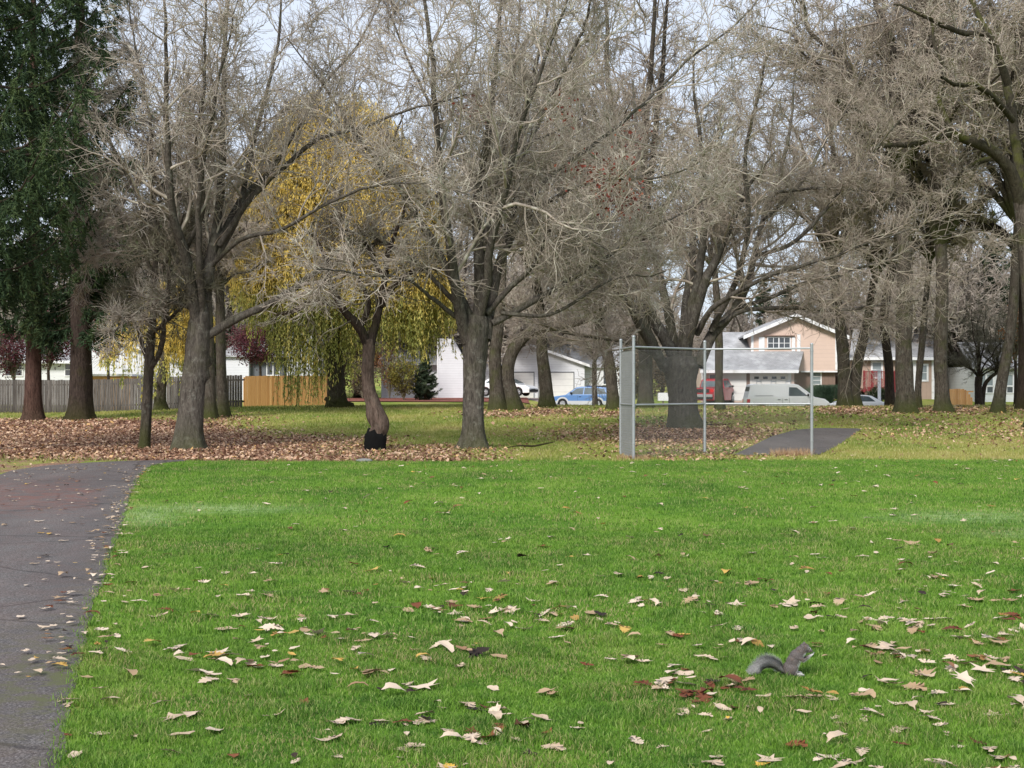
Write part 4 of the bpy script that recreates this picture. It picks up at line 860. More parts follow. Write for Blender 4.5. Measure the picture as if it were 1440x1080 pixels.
# ------------------------------------------------------------------ willows
def willow(label, px, py, D, trunk, x0, x1, ytop, seed, n, lowfn, group=None, gold=1.0):
    rg = np.random.default_rng(seed); x = X_(px, D); z0 = float(tz(x, D)); base = np.array([x, D, z0]); root = empty('willow_tree', tuple(base), 0, label, 'tree', group)
    rows = [(*img(a, b, D), r*D/F) for a, b, r in trunk]; rows = [(rows[0][0], rows[0][1], z0-.3, rows[0][3])]+rows; rows[1] = (rows[1][0], rows[1][1], z0, rows[1][3])
    c = curve(rows, 34); V, Q, T = trunk_mesh(c, rg, 18, .5, 5); link('trunk', np_mesh('trunk', V-base, T, Q, None, True), M['bark_oak'], root)
    cx = X_((x0+x1)/2, D); Rw = (X_(x1, D)-X_(x0, D))/2; zt = Z_(ytop, D); top = c[-1]; Ls = []
    for k in range(11):
        a = k*2.4; w_ = Rw*rg.uniform(.35, .85); h = (zt-top[2])*rg.uniform(.55, .93); tx, ty = cx+w_*cos(a), D+w_*sin(a)*.85
        pts = [(top[0], top[1], top[2]-.4, .3)]+[(top[0]+(tx-top[0])*t+rg.normal(0, .2), top[1]+(ty-top[1])*t+rg.normal(0, .2), top[2]+h*t**.65, .28*(1-t)+.03) for t in (.25, .5, .75, 1)]
        cc = curve(pts, 20); Ls.append(cc); limb_obj(cc, root, M['bark_dark'], base, 8)
    # hanging strands: arch out a little then fall
    # clumped origins over a dome
    nc = n//14; ca = rg.uniform(0, 2*pi, nc); cr = np.sqrt(rg.uniform(0, 1, nc)); ci = rg.integers(0, nc, n)
    a = ca[ci]+rg.normal(0, .07, n); r = np.clip(cr[ci]+rg.normal(0, .04, n), 0, 1.03)
    jit = rg.normal(0, .5, nc)[ci]; dome = zt-(zt-z0)*.42*r**2.4+jit-rg.exponential(.9, n)-rg.choice([0, 0, 1], nc)[ci]*rg.uniform(1, 5, nc)[ci]
    ox = cx+Rw*r*np.cos(a); oy = D+Rw*.9*r*np.sin(a); low = np.array([lowfn(q) for q in (CX+ox/oy*F)]); zl = Z_(low, oy)+rg.uniform(-.3, 2.2, n)+rg.normal(0, .6, nc)[ci]
    L = np.minimum(dome-zl, rg.uniform(3.0, 7.5, n)); k = L > .6; ox, oy, dome, L, a = ox[k], oy[k], dome[k], L[k], a[k]; n = len(L)
    K = 9; t = np.linspace(0, 1, K)[None]; out = rg.uniform(.15, .7, n)[:, None]; sw = rg.normal(0, .12, (n, 1))
    P = np.stack([ox[:, None]+np.cos(a)[:, None]*out*np.sqrt(t)+sw*np.sin(t*3), oy[:, None]+np.sin(a)[:, None]*out*np.sqrt(t), dome[:, None]+.25*np.sin(t*pi)*(t < .5)-L[:, None]*t**1.15], 2)
    W = tubes(P, np.full((n, K), .007), 3); link('strands', np_mesh('strands', W[0]-base, None, W[1]), M['shrub_yellow'], root).data.attributes
    m_ = 42; s = rg.uniform(.04, 1, (n, m_)); f = s*(K-1); j = np.minimum(f.astype(int), K-2); fr = (f-j)[..., None]; i = np.arange(n)[:, None]
    C = P[i, j]*(1-fr)+P[i, j+1]*fr; u = nrm(np.array([0, 0, -1.])+rg.normal(0, .38, (n, m_, 3))); w_ = nrm(np.cross(u, rg.normal(0, 1, (n, m_, 3)))); sz = rg.uniform(.12, .23, (n, m_, 1))
    V = np.stack([C, C+u*sz*.5+w_*sz*.14, C+u*sz, C+u*sz*.5-w_*sz*.14], 2).reshape(-1, 3)
    zz = (C[..., 2]-z0)/(zt-z0); pxx = CX+C[..., 0]/C[..., 1]*F
    tint = .24+.68*sst(.26, .5, zz)*gold+.10*sst(x0, x1, pxx)+rg.normal(0, .1, (n, 1))+rg.normal(0, .07, (n, m_))
    q = np.arange(n*m_)*4; link('foliage', np_mesh('foliage', V-base, None, np.stack([q, q+1, q+2, q+3], 1), {'tint': np.clip(np.repeat(tint.ravel(), 4), 0, 1)}), M['willow'], root)
def low1(px): return float(np.interp(px, [320, 350, 378, 392, 405, 440, 465, 490, 530, 570, 620], [400, 435, 450, 530, 588, 575, 555, 540, 500, 510, 470]))
willow('large golden weeping willow trailing over the cedar boards', 475, 585, 74, [(475,585,14),(474,572,12.5),(473,550,12),(472,520,11.5),(470,480,10),(466,440,9)], 312, 628, 135, 41, 8500, low1)
def low2(px): return float(np.interp(px, [140, 200, 260, 300], [520, 535, 520, 500]))
willow('smaller olive willow behind the slender young tree', 226, 583, 73, [(226,583,8),(225,560,7.5),(228,530,7),(234,490,6.5),(240,450,6)], 150, 300, 385, 42, 560, low2, gold=.55)

# ------------------------------------------------------------------ purple leaved trees and shrubs
def leafy(name, label, px, D, cx0, cx1, cy0, cy1, mat, n, seed, size=.09, catg='tree', trunk=True, group=None, dp=.8, tw='twig_dark'):
    rg = np.random.default_rng(seed); x = X_((cx0+cx1)/2 if px is None else px, D); z0 = float(tz(x, D)); base = np.array([x, D, z0]); root = empty(name, tuple(base), 0, label, catg, group)
    cx, cz = X_((cx0+cx1)/2, D), Z_((cy0+cy1)/2, D); rx = (X_(cx1, D)-X_(cx0, D))/2; rz = (Z_(cy0, D)-Z_(cy1, D))/2; ry = rx*dp; Ls = []
    for k in range(9 if trunk else 12):
        a = k*2.4+rg.uniform(-.3, .3); e = rg.uniform(.3, 1); tx, ty, tzz = cx+rx*.75*cos(a)*e, D+ry*.75*sin(a)*e, cz+rz*rg.uniform(-.35, .85); s0 = max(z0+.1, cz-rz-.1)if trunk else z0+.05
        Ls.append(curve([(x, D, s0, .06 if trunk else .02)]+[(x+(tx-x)*t, D+(ty-D)*t, s0+(tzz-s0)*t**.8, .055*(1-t)+.01) for t in (.3, .6, 1)], 14))
    V, Q, P1, P2, P3 = crown_mesh(Ls, rg, 7, 5, 3, 0, .008, .02, .2, .45)
    if trunk:
        c = curve([(x, D, z0-.2, .13), (x, D, z0+.05, .12), (x+.03, D, (z0+s0)/2, .1), (x, D, s0+.15, .08)], 16); tv, tq, tt = trunk_mesh(c, rg, 12, .3); link('trunk', np_mesh('trunk', tv-base, tt, tq, None, True), M['bark_dark'], root)
    LV, LQ = tubes(np.stack([l[:, :3] for l in Ls]), np.stack([l[:, 3] for l in Ls]), 5); V, Q = cat([(V, Q), (LV, LQ)])
    link('branches', np_mesh('branches', V-base, None, Q), M[tw], root)
    cl = rg.normal(0, 1, (n//40+4, 3)); cl = nrm(cl)*rg.uniform(.25, 1, (len(cl), 1))**.45; cl = cl*(rx*.85, ry*.85, rz*.85)+(cx, D, cz)
    C = cl[rg.integers(0, len(cl), n)]+rg.normal(0, 1, (n, 3))*(rx*.16, ry*.16, rz*.16); C = C[C[:, 2] > z0+.03]
    tint = np.clip(.25+.5*(C[:, 2]-cz+rz)/(2*rz)*.8+rg.normal(0, .18, len(C)), 0, 1); V, Q, A = leaf_cards(C, size, rg, tint, .2)
    link('foliage', np_mesh('foliage', V-base, None, Q, {'tint': A}), mat, root)
gp = 'purple leaved plum trees behind the board fence'
leafy('plum_tree', 'purple leaved tree at the far left behind the board fence', 20, 86, -30, 44, 455, 535, M['plum_leaf'], 4200, 201, .1, group=gp)
leafy('plum_tree', 'purple leaved tree between the two fir trunks', 68, 85, 40, 108, 436, 520, M['plum_leaf'], 4200, 202, .1, group=gp)
leafy('plum_tree', 'sparse reddish tree right of the mossy footed fir', 152, 87, 122, 182, 445, 515, M['red_leaf'], 1500, 203, .1, group=gp)
leafy('plum_tree', 'dark purple round tree above the cedar boards', 366, 96, 320, 408, 452, 514, M['plum_leaf'], 7500, 204, .1, group=gp)
leafy('garden_shrub', 'yellow green bush beside the conical evergreen', 568, 100, 545, 588, 500, 560, M['shrub_yellow'], 2600, 205, .1, 'bush', False)
leafy('garden_shrub', 'brown leaved bush right of the willow trunk', 510, 104, 492, 528, 505, 560, M['shrub_brown'], 2000, 206, .1, 'bush', False)
leafy('garden_shrub', 'tall brown hedge behind the crooked tree', 430, 110, 395, 560, 440, 560, M['shrub_brown'], 7000, 207, .13, 'hedge', False, dp=.3)
leafy('garden_shrub', 'rust tinged bush by the low porch wall', 548, 108, 520, 566, 480, 545, M['rust_leaf'], 1300, 208, .1, 'bush', False)
leafy('garden_shrub', 'wild brown thicket behind the chain link and thick oak', 885, 112, 862, 945, 490, 565, M['shrub_brown'], 5200, 209, .12, 'bush', False, dp=.5)
leafy('garden_shrub', 'round green bush below the red deck', 1233, 99, 1220, 1248, 543, 568, M['shrub'], 2400, 210, .08, 'bush', False)
leafy('garden_shrub', 'russet leaved young tree at the right border', 1428, 84, 1405, 1450, 432, 508, M['rust_leaf'], 650, 211, .11, 'tree', True)
for i, (a, b, c_, d_, D, mt, lb) in enumerate([(930,1010,470,560,126,'shrub_brown','brown thicket left of the peach house'), (1180,1270,445,560,124,'shrub','green hedge mass behind the deck house'), (1310,1450,430,560,122,'shrub','tall green hedge behind the white house'),
        (-60,140,430,545,112,'shrub_brown','brown thicket behind the left houses'), (560,720,430,545,128,'shrub_brown','brown thicket behind the white wing'), (160,340,440,545,110,'shrub','dull green thicket behind the siding gable'), (720,930,440,545,130,'shrub_brown','brown thicket behind the double garage')]):
    leafy('thicket', lb, None, D, a, b, c_, d_, M[mt], 9000, 230+i, .17, 'hedge', False, dp=.25, tw='twig_brown')

# ------------------------------------------------------------------ board fences
def board_fence(name, label, a, b, h, mat, seed, curve_end=False):
    """a, b: (px, D) ends"""
    rg = random.Random(seed); ax, ay = X_(a[0], a[1]), a[1]; bx, by = X_(b[0], b[1]), b[1]; L = math.hypot(bx-ax, by-ay); ang = math.atan2(by-ay, bx-ax); z0 = float(tz(ax, ay))
    root = empty(name, (ax, ay, z0), ang, label, 'fence'); n = int(L/.142)
    zg = lambda s: float(tz(ax+cos(ang)*s, ay+sin(ang)*s))-z0
    m = MB(); hh = h
    for i in range(n):
        s = i*.142
        if i % 17 == 0: hh = h+rg.uniform(-.035, .035)
        top = hh+rg.uniform(-.015, .015)
        if curve_end and s > L-.9: top = h-1.0*((s-(L-.9))/.9)**2
        m.tint = min(1, max(0, rg.gauss(.5, .22))); y = rg.uniform(-.004, .004); m.box(s+.003, s+.137+rg.uniform(-.004, 0), y, y+.019, zg(s)+.03, zg(s)+top)
    m.build('boards', mat, root)
    for s in np.arange(0, L+.1, 2.4):
        p = MB(); p.tint = .3; p.box(s-.05, s+.05, .065, .16, zg(s)-.2, zg(s)+h-.03); p.build('post', mat, root)
    for zz in (.3, 1.5):
        p = MB(); p.tint = .35
        for s0 in np.arange(0, L-.01, 2.4):
            s1 = min(s0+2.4, L); p.add([(s0, .022, zg(s0)+zz), (s1, .022, zg(s1)+zz), (s1, .062, zg(s1)+zz), (s0, .062, zg(s0)+zz), (s0, .022, zg(s0)+zz+.09), (s1, .022, zg(s1)+zz+.09), (s1, .062, zg(s1)+zz+.09), (s0, .062, zg(s0)+zz+.09)], [(0,3,2,1),(4,5,6,7),(0,1,5,4),(1,2,6,5),(2,3,7,6),(3,0,4,7)])
        p.build('rail', mat, root)
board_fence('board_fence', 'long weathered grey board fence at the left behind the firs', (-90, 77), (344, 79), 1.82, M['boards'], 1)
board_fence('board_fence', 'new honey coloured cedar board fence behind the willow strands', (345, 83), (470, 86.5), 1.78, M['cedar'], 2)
board_fence('board_fence', 'short orange cedar fence with a curved end by the apple tree', (1333, 98), (1369, 98), 1.75, M['cedar'], 3, True)

# ------------------------------------------------------------------ chain link backstop
def hpt(px, D): return np.array([X_(px, D), D, float(tz(X_(px, D), D))])
PA, PB, PC, PD = hpt(873, 34.4), hpt(891, 32.6), hpt(991, 34.7), hpt(1141.5, 34.0)
fr = empty('backstop_fence', tuple(PB), 0, 'galvanised chain link backstop standing at the edge of the lawn', 'fence')
for p, h in ((PA, 2.78), (PB, 2.80), (PC, 2.75), (PD, 2.66)):
    q = p-PB; m = MB(); m.tube((q[0], q[1], q[2]-.2), (q[0], q[1], q[2]+h), .036, n=14); m.ball((q[0], q[1], q[2]+h+.01), .042, .042, .04, 12, 6)
    for zz in (.35, .9, 1.2, 1.75, 2.2, 2.5): m.tube((q[0], q[1], q[2]+zz), (q[0], q[1], q[2]+zz+.025), .043, n=14)
    m.build('post', M['galv'], fr, smooth=False)
mesh_top = 2.58
for a, b in ((PA, PB), (PB, PC), (PC, PD)):
    a_, b_ = a-PB, b-PB
    for zz in (1.25, mesh_top):
        m = MB(); m.tube(a_+(0, 0, zz), b_+(0, 0, zz), .023, n=10); m.build('rail', M['galv'], fr)
    L = np.linalg.norm((b_-a_)[:2]); d = (b_-a_)/L; p = .0572; H = mesh_top-.06; V = []; Rr = []
    # each wire of the weave zigzags up the panel
    nw = int(L/p); K = int((H-.02)/(p/2)); zs = .03+np.arange(K+1)*p/2; nor = np.array([-d[1], d[0], 0])
    P = []
    for i in range(nw+1):
        s = i*p+np.where(np.arange(K+1) % 2, 1, -1)*p*.5*(1 if i % 2 else 1)
        s = np.clip(s, 0, L); off = np.where(np.arange(K+1) % 2, .004, -.004)
        P.append(a_+d*s[:, None]+np.array([0, 0, 1])*zs[:, None]+nor*off[:, None])
    P = np.array(P); 
    V, Q = tubes(P, np.full(P.shape[:2], .005 if a is PA else .0028), 4); link('chain_link_mesh', np_mesh('chain_link_mesh', V, None, Q), M['wire'], fr)
rg = np.random.default_rng(4)
def tuft(name, label, px0, px1, D, n, h, mat):
    x = RG.uniform(X_(px0, D), X_(px1, D), n); y = D+RG.normal(0, .12, n); z = tz(x, y); a = RG.uniform(0, 6.28, n); hh = h*RG.uniform(.4, 1.2, n); le = RG.uniform(0, .7, n)*hh
    B = np.stack([x, y, z], 1); U = np.stack([np.cos(a), np.sin(a), 0*a], 1)*.007; W_ = np.stack([np.cos(a*3)*le, np.sin(a*3)*le, hh], 1)
    V = np.stack([B-U, B+U, B+W_], 1).reshape(-1, 3)
    tag(link(name, np_mesh(name, V, np.arange(3*n).reshape(-1, 3), None, {'tint': np.repeat(RG.uniform(0, 1, n), 3)}), mat), label, 'grass', kind='stuff')
tuft('dry_grass', 'pinkish dry grass along the foot of the backstop', 1085, 1142, 34.05, 700, .2, M['drygrass'])
tuft('dry_grass', 'straw coloured dead grass at the left backstop corner', 866, 915, 32.7, 650, .11, M['drygrass'])
# a flat grey stone and dead stick at the lawn edge
m = MB(); m.ball((0, 0, 0), .19, .12, .05, 14, 8); x, D = gnd(512, 649); o = m.build('flat_stone', M['stone'], smooth=True); o.location = (x, D, float(tz(x, D))+.02); tag(o, 'small flat grey stone at the far lawn edge', 'stone')
c = curve([(-.55, 0, .05, .012), (-.2, .03, .1, .022), (.15, 0, .09, .028), (.5, -.04, .16, .02), (.72, 0, .2, .008)], 20); V, Q = tubes(c[None, :, :3], c[None, :, 3], 8); o = link('dead_branch', np_mesh('dead_branch', V, None, Q, None, True), M['bark_dark']); x, D = gnd(742, 632); o.location = (x, D, float(tz(x, D))); tag(o, 'dark dead stick lying beside the middle maple', 'branch')

# ------------------------------------------------------------------ houses
def HX(px, D): return X_(px, D)
def window(parent, x0, x1, z0, z1, y, cols=2, rows=1, mat='glass', fr_=.07, off=(0,0,0), name='window'):
    f = MB(); t = fr_
    f.box(x0-t, x1+t, y-.05, y+.02, z1, z1+t); f.box(x0-t, x1+t, y-.07, y+.02, z0-t, z0); f.box(x0-t, x0, y-.05, y+.02, z0, z1); f.box(x1, x1+t, y-.05, y+.02, z0, z1)
    for i in range(1, cols): x = x0+(x1-x0)*i/cols; g = .022 if cols > 2 and i*2 != cols else .04; f.box(x-g, x+g, y-.035, y+.01, z0, z1)
    for j in range(1, rows): z = z0+(z1-z0)*j/rows; f.box(x0, x1, y-.032, y+.008, z-.02, z+.02)
    w_ = f.build(name, M['white'], parent, off=off); p = MB(); p.box(x0, x1, y-.012, y+.03, z0, z1); p.build('pane', M[mat], w_, off=off); return w_
def house(name, label, D, px):
    x = HX(px, D); b = (x, D, float(tz(x, D))); return empty(name, b, 0, label, 'house'), b
def bx(parent, name, mat, off, x0, x1, y0, y1, z0, z1, bevel=0):
    m = MB(); m.box(x0, x1, y0, y1, z0, z1); return m.build(name, mat, parent, bevel, off=off)
# peach two storey house with the double garage
D = 110.; hb, off = house('peach_house', 'peach two storey house with grey roof and double garage', D, 1085)
hx = lambda px: HX(px, D); hz = lambda py: Z_(py, D)
zb = .7
m = MB(); m.prism([(hx(1056), hz(522)), (hx(1178), hz(522)), (hx(1178), hz(470.5)), (hx(1118), hz(446)), (hx(1056), hz(468))], D, D+9); m.build('wall', M['sid_pink'], hb, off=off)
m = MB(); m.box(hx(1118), hx(1176), D+.35, D+8.9, zb, hz(522)); m.build('lower_wall', M['sid_brown'], hb, off=off)
m = MB()   # gable roof, two slabs with white barge boards in front
pk = (hx(1118), hz(442)); le = (hx(1044), hz(473)); ri = (hx(1192), hz(473))
m.slab([(le[0], D-.5, le[1]), (pk[0], D-.5, pk[1]), (pk[0], D+9.5, pk[1]), (le[0], D+9.5, le[1])], .12); m.slab([(pk[0]+.002, D-.5, pk[1]), (ri[0], D-.5, ri[1]), (ri[0], D+9.5, ri[1]), (pk[0]+.002, D+9.5, pk[1])], .12); rf = m.build('roof', M['roof'], hb, off=off)
m = MB(); m.prism([(le[0], le[1]-.24), (pk[0], pk[1]-.24), (pk[0], pk[1]+.03), (le[0], le[1]+.03)], D-.56, D-.503); m.prism([(pk[0]+.002, pk[1]-.24), (ri[0], ri[1]-.24), (ri[0], ri[1]+.03), (pk[0]+.002, pk[1]+.03)], D-.558, D-.503); m.build('barge_board', M['white'], rf, off=off)
for a, b_ in ((1056.2, 1059.5), (1121, 1125.5), (1174.5, 1178.5)): bx(hb, 'corner_trim', M['white'], off, hx(a), hx(b_), D-.04, D+.02, hz(500 if a < 1150 else 520), hz(470))
bx(hb, 'belly_band', M['white'], off, hx(1126), hx(1178), D-.06, D+.02, hz(523.5), hz(521.5))
window(hb, hx(1080), hx(1110.5), hz(490), hz(475), D, 4, 2, off=off)
m = MB(); m.box(hx(1074), hx(1117), D-.2, D-.001, hz(472.8), hz(471.6)); m.build('window_hood', M['sid_brown'], hb, off=off)
for a, b_ in ((1067, 1075), (1113.5, 1118)): bx(hb, 'shutter', M['white'], off, hx(a), hx(b_), D-.05, D+.01, hz(494), hz(474))
window(hb, hx(1144), hx(1155), hz(540), hz(524), D+.35, 1, 3, 'glass2', .1, off=off)
# garage wing: front wall, doors, shed roof
Dg = 107.2; gx_ = lambda px: HX(px, Dg); gz_ = lambda py: Z_(py, Dg)
bx(hb, 'garage_wall', M['sid_pinkv'], off, gx_(988), gx_(1117), Dg, D-.002, zb, gz_(520))
for a, b_ in ((1016, 1049.5), (1054.5, 1108)):
    d_ = bx(hb, 'garage_door', M['door_white'], off, gx_(a), gx_(b_), Dg-.04, Dg+.02, gz_(563.5), gz_(525))
    if a > 1050:
        for k in range(4): xx = gx_(a+6+k*12.4); bx(d_, 'door_light', M['glass'], off, xx, xx+.35, Dg-.048, Dg-.035, gz_(533), gz_(529.5))
bx(hb, 'garage_post', M['sid_brown'], off, gx_(1049.6), gx_(1054.4), Dg-.03, Dg+.02, gz_(563.5), gz_(524)); bx(hb, 'corner_trim', M['white'], off, gx_(1108.2), gx_(1112.5), Dg-.05, Dg+.02, gz_(563.5), gz_(523)); bx(hb, 'corner_trim', M['white'], off, gx_(986.5), gx_(989.5), Dg-.05, Dg+.02, gz_(563.5), gz_(523))
window(hb, gx_(998), gx_(1008), gz_(545), gz_(527), Dg, 1, 2, 'glass2', .08, off=off)
m = MB(); m.slab([(gx_(983), Dg-.7, gz_(521)), (gx_(1120), Dg-.7, gz_(521)), (hx(1130), D-.003, hz(494)), (hx(993), D-.003, hz(494))], .13)
m.slab([(hx(993), D, hz(494)), (hx(1056)-.01, D, hz(494)), (hx(1056)-.01, D+3.1, Z_(467, D+3.1)), (HX(1017, D+3.1), D+3.1, Z_(467, D+3.1))], .13); gr = m.build('garage_roof', M['roof'], hb, off=off)
m = MB(); m.box(gx_(983)-.02, gx_(1120)+.02, Dg-.79, Dg-.705, gz_(521)-.2, gz_(521)+.03); m.build('gutter', M['white'], gr, off=off)
bx(hb, 'rear_wall', M['sid_pinkv'], off, gx_(993), hx(1056)-.01, D+.01, D+3, zb, hz(500))

# white house with twin garage doors and a tall siding wing
D = 118.; ha, off = house('white_house', 'white sided house with two garage doors and a tall square wing', D, 740); hx = lambda px: HX(px, D); hz = lambda py: Z_(py, D)
m = MB(); m.prism([(hx(672), zb), (hx(822), zb), (hx(822), hz(511)), (hx(747), hz(487)), (hx(672), hz(511))], D, D+8); m.build('wall', M['sid_white'], ha, off=off)
m = MB(); pk = (hx(747), hz(484.5)); le = (hx(664), hz(513)); ri = (hx(829), hz(513))
m.slab([(le[0], D-.35, le[1]), (pk[0], D-.35, pk[1]), (pk[0], D+8.4, pk[1]), (le[0], D+8.4, le[1])], .12); m.slab([(pk[0]+.002, D-.35, pk[1]), (ri[0], D-.35, ri[1]), (ri[0], D+8.4, ri[1]), (pk[0]+.002, D+8.4, pk[1])], .12); m.build('roof', M['roof'], ha, off=off)
m = MB(); m.prism([(le[0], le[1]-.2), (pk[0], pk[1]-.2), (pk[0], pk[1]+.02), (le[0], le[1]+.02)], D-.41, D-.353); m.prism([(pk[0]+.002, pk[1]-.2), (ri[0], ri[1]-.2), (ri[0], ri[1]+.02), (pk[0]+.002, pk[1]+.02)], D-.408, D-.353); m.build('barge_board', M['white'], ha, off=off)
for a, b_ in ((702.5, 750.5), (757.5, 806.5)):
    d_ = bx(ha, 'garage_door', M['door_white'], off, hx(a), hx(b_), D-.03, D+.02, hz(563.5), hz(524)); f = MB()
    f.box(hx(a)-.06, hx(a)-.002, D-.045, D+.02, hz(563.5), hz(523)); f.box(hx(b_)+.002, hx(b_)+.06, D-.045, D+.02, hz(563.5), hz(523)); f.box(hx(a)-.06, hx(b_)+.06, D-.05, D+.02, hz(524)+.003, hz(522.8)); f.build('door_frame', M['sid_grey'], d_, off=off)
bx(ha, 'side_wing', M['sid_white2'], off, hx(822)+.01, hx(884), D+1.2, D+8, zb, hz(513))
window(ha, hx(850), hx(858), hz(540), hz(520), D+1.2, 2, 1, off=off)
m = MB(); m.slab([(hx(745), D+.9, hz(515)), (hx(890), D+.9, hz(515)), (HX(872, D+5), D+5, Z_(485, D+5)), (HX(760, D+5), D+5, Z_(485, D+5))], .12); m.build('wing_roof', M['roof'], ha, off=off)
bx(ha, 'chimney', M['sid_grey'], off, hx(800), hx(806), D+4.6, D+5.2, hz(490), hz(478))
D2 = 114.; h2x = lambda px: HX(px, D2); h2z = lambda py: Z_(py, D2)
m = MB(); m.prism([(h2x(615), zb), (h2x(667), zb), (h2x(667), h2z(530)), (h2x(637), h2z(476)), (h2x(615), h2z(476))], D2, D2+3.5); m.build('tall_wing', M['sid_white'], ha, off=off)
bx(ha, 'corner_trim', M['white'], off, h2x(614.5), h2x(616.3), D2-.03, D2+.02, zb, h2z(476))
bx(ha, 'left_wall', M['sid_white2'], off, hx(540), h2x(615)-.01, D2+1.5, D2+8, zb, h2z(509))
window(ha, h2x(572), h2x(590), h2z(545), h2z(520), D2+1.5, 2, 1, off=off); window(ha, h2x(552), h2x(562), h2z(545), h2z(520), D2+1.5, 1, 2, off=off)
m = MB(); m.slab([(h2x(530), D2+.8, h2z(511)), (h2x(615)-.03, D2+.8, h2z(511)), (HX(615, D2+5.5)-.3, D2+5.5, Z_(485, D2+5.5)), (HX(538, D2+5.5), D2+5.5, Z_(485, D2+5.5))], .12); m.build('left_roof', M['roof'], ha, off=off)

# deck house on the right
D = 112.; hc, off = house('deck_house', 'tan house with a raised red deck behind the right hand oaks', D, 1260); hx = lambda px: HX(px, D); hz = lambda py: Z_(py, D)
bx(hc, 'wall', M['sid_tan'], off, hx(1196), hx(1318), D, D+8, zb, hz(500))
m = MB(); m.slab([(hx(1192), D-.5, hz(503)), (hx(1322), D-.5, hz(503)), (HX(1318, D+5), D+5, Z_(462, D+5)), (HX(1200, D+5), D+5, Z_(462, D+5))], .13); m.build('roof', M['roof'], hc, off=off)
bx(hc, 'gutter', M['white'], off, hx(1192), hx(1322), D-.6, D-.505, hz(503)-.2, hz(503)+.02)
for a, b_ in ((1283, 1288), (1310, 1315)): bx(hc, 'corner_trim', M['white'], off, hx(a), hx(b_), D-.06, D+.02, zb, hz(504))
window(hc, hx(1294), hx(1303), hz(534), hz(514), D, 1, 2, 'glass2', .14, off=off); window(hc, hx(1227), hx(1239), hz(530), hz(510), D, 1, 2, 'glass2', .14, off=off); window(hc, hx(1262), hx(1272), hz(534), hz(514), D, 1, 2, 'glass', .12, off=off)
dk_ = bx(hc, 'deck', M['deckred'], off, hx(1204), hx(1248), D-2.4, D-.01, hz(550), hz(546))
m = MB(); zt_, zl_ = Z_(522, D-2.4), Z_(546, D-2.4); x0, x1 = hx(1204), hx(1248); m.box(x0, x1, D-2.42, D-2.34, zt_-.07, zt_); m.box(x0, x1, D-2.42, D-2.34, zl_, zl_+.1)
k = x0
while k < x1: m.box(k, k+.05, D-2.4, D-2.36, zl_+.1, zt_-.07); k += .105
for px in (1204, 1215, 1226, 1237, 1247): m.box(hx(px)-.03, hx(px)+.09, D-2.45, D-2.32, zl_-.3, zt_+.06)
m.build('railing', M['deckred'], hc, off=off)
m = MB(); 
for px in (1206, 1226, 1246): m.box(hx(px), hx(px)+.14, D-2.3, D-2.15, .3, hz(550))
m.build('deck_post', M['sid_brown'], hc, off=off)
bx(hc, 'under_deck', M['black'], off, hx(1208), hx(1245), D-.05, D-.002, zb, hz(551))
m = MB(); m.tube((0, 0, 0), (0, 0, 2.9), .11, n=14); m.box(-.16, .16, -.16, .16, 2.9, 3.0); m.box(-.16, .16, -.16, .16, 0, .1); o = m.build('white_post', M['white']); xx = HX(1236.5, 97); o.location = (xx, 97, float(tz(xx, 97))+.02); tag(o, 'plain white post standing in front of the red deck', 'post')
# white house at the right border
D = 108.; hd, off = house('white_house', 'low white house with tall divided windows at the right border', D, 1410); hx = lambda px: HX(px, D); hz = lambda py: Z_(py, D)
bx(hd, 'wall', M['sid_white2'], off, hx(1371), hx(1500), D, D+8, zb, hz(515)); m = MB(); m.slab([(hx(1362), D-.6, hz(516)), (hx(1510), D-.6, hz(516)), (hx(1500), D+5, hz(478)), (hx(1375), D+5, hz(478))], .13); m.build('roof', M['roof'], hd, off=off)
for a in (1377.5, 1388, 1416, 1427): window(hd, hx(a), hx(a+8), hz(552), hz(544), D, 1, 1, off=off); window(hd, hx(a), hx(a+8), hz(542), hz(527), D, 1, 1, 'glass2', off=off)
# left hand houses behind the grey fence
D = 98.; he, off = house('white_house', 'pale house behind the board fence at the far left', D, 60); hx = lambda px: HX(px, D); hz = lambda py: Z_(py, D)
bx(he, 'wall', M['sid_white2'], off, hx(-80), hx(140), D, D+8, .3, hz(508)); m = MB(); m.slab([(hx(-90), D-.5, hz(508)), (hx(146), D-.5, hz(508)), (hx(130), D+5, hz(474)), (hx(-80), D+5, hz(474))], .13); m.build('roof', M['roof'], he, off=off)
for a in (-20, 8, 22, 92): window(he, hx(a), hx(a+9), hz(528), hz(512), D, 1, 2, off=off)
bx(he, 'gutter', M['white'], off, hx(-90), hx(146), D-.6, D-.505, hz(508)-.16, hz(508)+.02)
D = 94.; hf, off = house('white_gable_house', 'white sided gable house behind the slender young tree', D, 190); hx = lambda px: HX(px, D); hz = lambda py: Z_(py, D)
m = MB(); m.prism([(hx(128), .3), (hx(258), .3), (hx(258), hz(508)), (hx(150), hz(474)), (hx(128), hz(480))], D, D+6); m.build('wall', M['sid_white'], hf, off=off)
m = MB(); m.slab([(hx(146), D-.4, hz(472)), (hx(266), D-.4, hz(509)), (hx(266), D+6.3, hz(509)), (hx(146), D+6.3, hz(472))], .12); m.build('roof', M['roof'], hf, off=off)
m = MB(); m.prism([(hx(146), hz(476)), (hx(266), hz(513)), (hx(266), hz(509.5)), (hx(146), hz(472.4))], D-.46, D-.405); m.build('barge_board', M['white'], hf, off=off)
D = 88.; hs, off = house('garden_shed', 'low shed with a small white gable behind the board fence', D, 180); hx = lambda px: HX(px, D); hz = lambda py: Z_(py, D)
m = MB(); m.prism([(hx(186), .35), (hx(238), .35), (hx(238), hz(536)), (hx(212), hz(525)), (hx(186), hz(536))], D, D+3); m.build('gable_wall', M['white'], hs, off=off)
